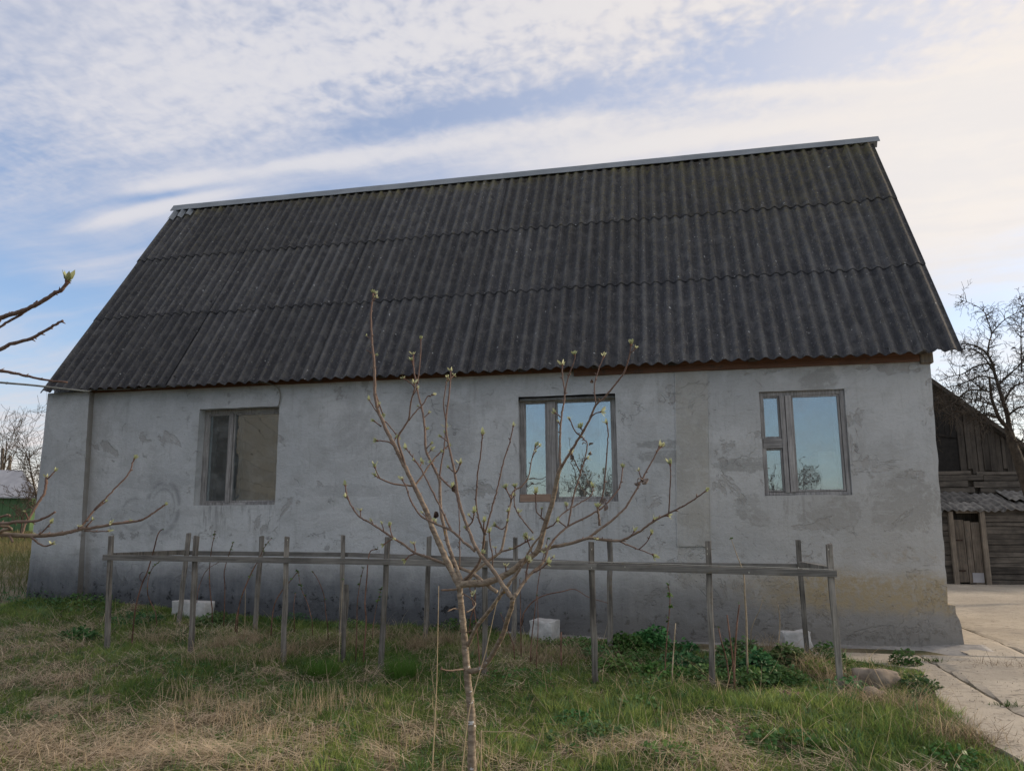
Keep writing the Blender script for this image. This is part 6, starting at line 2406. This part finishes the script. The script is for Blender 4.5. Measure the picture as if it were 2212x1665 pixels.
def leaves_mesh(name, pos, col, size, mat=M_leaf):
    n = len(pos)
    az, el = rng.uniform(0, 6.283, n), rng.normal(.25, .45, n)
    d = np.stack([np.cos(az) * np.cos(el), np.sin(az) * np.cos(el), np.sin(el)], -1)
    roll = rng.normal(0, .5, n)
    s = np.stack([-np.sin(az), np.cos(az), np.zeros(n)], -1)
    up = np.cross(d, s)
    s = s * np.cos(roll)[:, None] + up * np.sin(roll)[:, None]
    up = np.cross(d, s)
    prof = [(0, .04, 0), (.3, .34, .05), (.62, .36, .04), (.85, .2, -.04), (1, .0, -.12)]
    vs = []
    for q, w2, h_ in prof:
        c_ = pos + d * (size * q)[:, None] + up * (size * h_)[:, None]
        vs.append(c_ + s * (size * w2)[:, None] + up * (size * .06)[:, None])
        vs.append(c_ - s * (size * w2)[:, None] + up * (size * .06)[:, None])
    verts = np.stack(vs, 1).reshape(-1, 3)
    base = (np.arange(n) * 10)[:, None]
    k = np.arange(4)[None, :] * 2
    q = base + k
    faces = np.stack([q, q + 1, q + 3, q + 2], -1).reshape(-1, 4)
    me = bpy.data.meshes.new(name)
    me.vertices.add(len(verts))
    me.vertices.foreach_set('co', verts.astype(np.float32).ravel())
    me.loops.add(faces.size)
    me.loops.foreach_set('vertex_index', faces.astype(np.int32).ravel())
    me.polygons.add(len(faces))
    me.polygons.foreach_set('loop_start', (np.arange(len(faces)) * 4).astype(np.int32))
    me.update(calc_edges=True)
    cc = np.concatenate([np.repeat(col, 10, axis=0), np.ones((n * 10, 1))], 1)
    at_ = me.color_attributes.new('tint', 'FLOAT_COLOR', 'POINT')
    at_.data.foreach_set('color', cc.astype(np.float32).ravel())
    me.materials.append(mat)
    return me


acc = ([], [], [])
HG = (.085, .185, .05)
for (px_, py_, n_, rad, hm, sz) in [(1350, 1405, 420, .22, .12, .030), (1420, 1400, 520, .25, .14, .032), (1490, 1405, 520, .25, .14, .032), (1555, 1400, 420, .2, .15, .034), (1600, 1415, 360, .2, .12, .03), (1380, 1440, 300, .22, .08, .028), (1470, 1445, 300, .22, .08, .028),
                                    (1560, 1450, 240, .2, .08, .03), (1640, 1455, 300, .2, .10, .034), (1700, 1440, 300, .2, .10, .034), (1290, 1420, 200, .2, .08, .026), (1180, 1400, 160, .2, .08, .024), (640, 1345, 420, .3, .08, .024), (760, 1360, 380, .3, .08, .022), (470, 1350, 460, .3, .10, .026),
                                    (1000, 1365, 420, .28, .10, .024), (290, 1345, 300, .35, .09, .024), (180, 1310, 300, .4, .10, .028), (60, 1300, 300, .5, .12, .030), (170, 1385, 260, .22, .10, .028), (380, 1450, 120, .3, .04, .022), (1130, 1470, 120, .3, .05, .022), (1300, 1590, 160, .16, .09, .034), (1240, 1560, 120, .2, .06, .028),
                                    (1380, 1530, 120, .18, .07, .034), (1700, 1480, 240, .18, .08, .034), (1850, 1600, 160, .3, .05, .026), (1580, 1590, 120, .25, .05, .028), (2050, 1640, 140, .2, .06, .026), (1450, 1630, 140, .25, .06, .03), (1830, 1500, 120, .2, .07, .026), (1700, 1610, 100, .25, .05, .03), (1250, 1400, 200, .2, .08, .028), (1330, 1450, 200, .2, .07, .026), (1430, 1465, 200, .22, .07, .028), (1520, 1470, 180, .2, .07, .028), (1620, 1480, 180, .2, .07, .028), (1400, 1490, 120, .2, .05, .024)] + [(float(rng.uniform(40, 2000)), float(rng.uniform(1480, 1650)), int(rng.integers(10, 26)), float(rng.uniform(.03, .07)), float(rng.uniform(.02, .05)), float(rng.uniform(.014, .030))) for _ in range(70)]:
    c_ = ground_at(px_, py_)
    n_ = int(n_ * (3.0 if (px_ > 1250 and py_ < 1490) else 1.7))
    hm, sz = hm * (1.55 if py_ < 1430 else 2.1), sz * 1.3
    if py_ > 1500: hm *= .6
    hv = np.array(HG) * rng.uniform(.75, 1.3) * np.array([rng.uniform(.8, 1.35), 1, rng.uniform(.8, 1.5)])
    p_, cc, ss = herb_arrays(c_[0], c_[1], n_, rad * rng.uniform(.8, 1.3), hm, sz * rng.uniform(.7, 1.1), hv)
    ok = (p_[:, 0] < yard_left(p_[:, 1])) & (p_[:, 1] < -.06)
    for lst, q in zip(acc, (p_, cc, ss)): lst.append(q[ok])
tag(link('ground_cover', leaves_mesh('ground_cover', *(np.concatenate(q) for q in acc))), 'dark green broad-leaved herbs spreading along the foot of the wall', 'herbs', kind='stuff')

# single plants that stand out
for k, (px_, py_, n_, rad, hm, sz, colr, nm, label, cat) in enumerate([
    (1790, 1432, 420, .20, .20, .034, (.05, .115, .03), 'herb_plant', 'dark bushy herb clump in front of the right-hand white block', 'plant'),
    (1772, 1455, 420, .17, .13, .026, (.13, .22, .035), 'herb_plant', 'bright yellow-green herb clump left of the last front trellis post', 'plant'),
    (1842, 1455, 260, .14, .12, .028, (.085, .165, .035), 'herb_plant', 'green herb clump right of the last front trellis post', 'plant'),
    (1955, 1440, 340, .14, .17, .034, (.055, .115, .034), 'herb_plant', 'dark green plant at the concrete edge above the large stone', 'plant'),
    (1985, 1490, 260, .17, .13, .036, (.05, .105, .036), 'thistle', 'low prickly thistle spreading over the edge of the concrete', 'plant'),
    (1990, 1515, 160, .10, .10, .034, (.05, .10, .036), 'thistle', 'smaller thistle just below the spreading one at the concrete edge', 'plant'),
    (1690, 1475, 220, .13, .10, .040, (.08, .16, .035), 'herb_plant', 'round-leaved plant low in the grass left of the reddish stone', 'plant')]):
    c_ = ground_at(px_, py_)
    p_, cc, ss = herb_arrays(c_[0], c_[1], n_, rad, hm, sz, colr)
    me = leaves_mesh(nm, p_ - c_, cc, ss)
    root = empty(nm, tuple(c_), label, cat)
    WORLD_LOC[root.name] = c_
    link('foliage', me, root, c_)
    stm = MB()
    for _ in range(7):
        a = rng.uniform(0, 6.283)
        stm.tube([c_ - (0, 0, .02), c_ + np.array([math.cos(a) * rad * .25, math.sin(a) * rad * .25, hm * .4]), c_ + np.array([math.cos(a) * rad * .6, math.sin(a) * rad * .6, hm * .75])], [.003, .0025, .0015], 4)
    stm.build('stem', M_green, root)

for (px_, py_, n_, rad, hm, label) in [(695, 1462, 420, .13, .20, 'bright green grass tussock between the third front post and the short stake'),
                                       (868, 1465, 420, .13, .24, 'taller green grass tussock right of the fourth front trellis post'),
                                       (1600, 1440, 200, .10, .15, 'dark green grass tussock right of the seventh front post')]:
    c_ = ground_at(px_, py_)
    a = rng.uniform(0, 6.283, n_)
    rr = rad * rng.random(n_) ** .6
    pos = np.stack([rr * np.cos(a), rr * np.sin(a), np.zeros(n_) - .01], -1)
    colr = (np.array([.07, .16, .03]) + np.array([.06, .08, .02]) * rng.random((n_, 1)))
    me = blades_mesh('grass_tussock', pos, hm * rng.uniform(.5, 1.1, n_), a + rng.normal(0, .5, n_), rng.normal(1.30, .2, n_), rng.uniform(.2, 1.2, n_), rng.uniform(.004, .0065, n_), colr, 4, M_blade, rng.normal(0, .5, n_))
    tag(link('grass_tussock', me, None, c_), label, 'grass tuft', 'green grass tussocks')

# dead weeds at the concrete edge and litter on the slab
for (px_, py_, n_, sx, sy, label) in [(2080, 1600, 620, .16, .20, 'brown wiry dead weeds hanging over the concrete edge'), (2180, 1446, 190, .22, .06, 'flat heap of dry stems lying on the concrete yard')]:
    c_ = ground_at(px_, py_)
    c_[2] += .02
    pos = np.stack([rng.normal(0, sx, n_), rng.normal(0, sy, n_), rng.random(n_) * .05], -1)
    colr = np.array([.13, .095, .062]) * rng.uniform(.5, 1.5, (n_, 1))
    me = blades_mesh('dead_weeds', pos, rng.uniform(.04, .15, n_), rng.uniform(0, 6.283, n_), rng.normal(.4, .4, n_), rng.normal(.5, .8, n_), rng.uniform(.0018, .0035, n_), colr, 4, M_blade, rng.normal(0, .6, n_))
    tag(link('dead_weeds', me, None, c_), label, 'dry weeds')
for k, (px_, py_, n_, label) in enumerate([(2018, 1434, 70, 'small green weed growing in the concrete near the apron end'), (2175, 1532, 60, 'green weed sprouting from the long crack in the concrete'), (2170, 1262, 120, 'green weeds at the foot of the lean-to planks')]):
    c_ = ground_at(px_, py_)
    c_[2] += .025
    a = rng.uniform(0, 6.283, n_)
    sp_ = .05 if k < 2 else .5
    pos = np.stack([rng.normal(0, sp_, n_), rng.normal(0, .02 if k < 2 else .08, n_), np.zeros(n_)], -1)
    colr = np.array([.05, .10, .022]) * rng.uniform(.6, 1.3, (n_, 1))
    me = blades_mesh('weed', pos, rng.uniform(.03, .07, n_) * (1 if k < 2 else 3), a, rng.normal(.9, .3, n_), rng.uniform(.2, 1.2, n_), rng.uniform(.004, .007, n_) * (1 if k < 2 else 3), colr, 3, M_blade)
    tag(link('weed', me, None, c_), label, 'weed')

# coarse grass of the meadow at the far left
n = 60000
x, y = rng.uniform(-24, 1.0, n), rng.uniform(-.4, 24, n)
ok = (x < -.05) | (y < -.1)
x, y = x[ok], y[ok]
z = gz(x, y)
px, py, dep = to_px(np.stack([x, y, z], -1))
ok = (px > -40) & (px < 190) & (py > 1080)
x, y, z, dep = x[ok], y[ok], z[ok], dep[ok]
n = len(x)
q = np.clip((fbm(x, y, .7, 71) - .35) * 2.2 + (y - 4) * .03, 0, 1)[:, None]
col = np.array([.055, .10, .024]) * (1 - q) + np.array([.21, .175, .085]) * q
col *= rng.uniform(.7, 1.25, (n, 1))
me = blades_mesh('meadow_grass', np.stack([x, y, z], -1), rng.uniform(.10, .28, n), rng.uniform(0, 6.283, n), rng.normal(1.2, .25, n), rng.uniform(.2, 1.4, n), rng.uniform(.008, .014, n) * np.clip(dep / 14, .6, 2), col, 3, M_blade, rng.normal(0, .6, n))
tag(link('meadow_grass', me), 'yellow-green rough meadow grass beyond the left corner of the house', 'grass', kind='stuff')
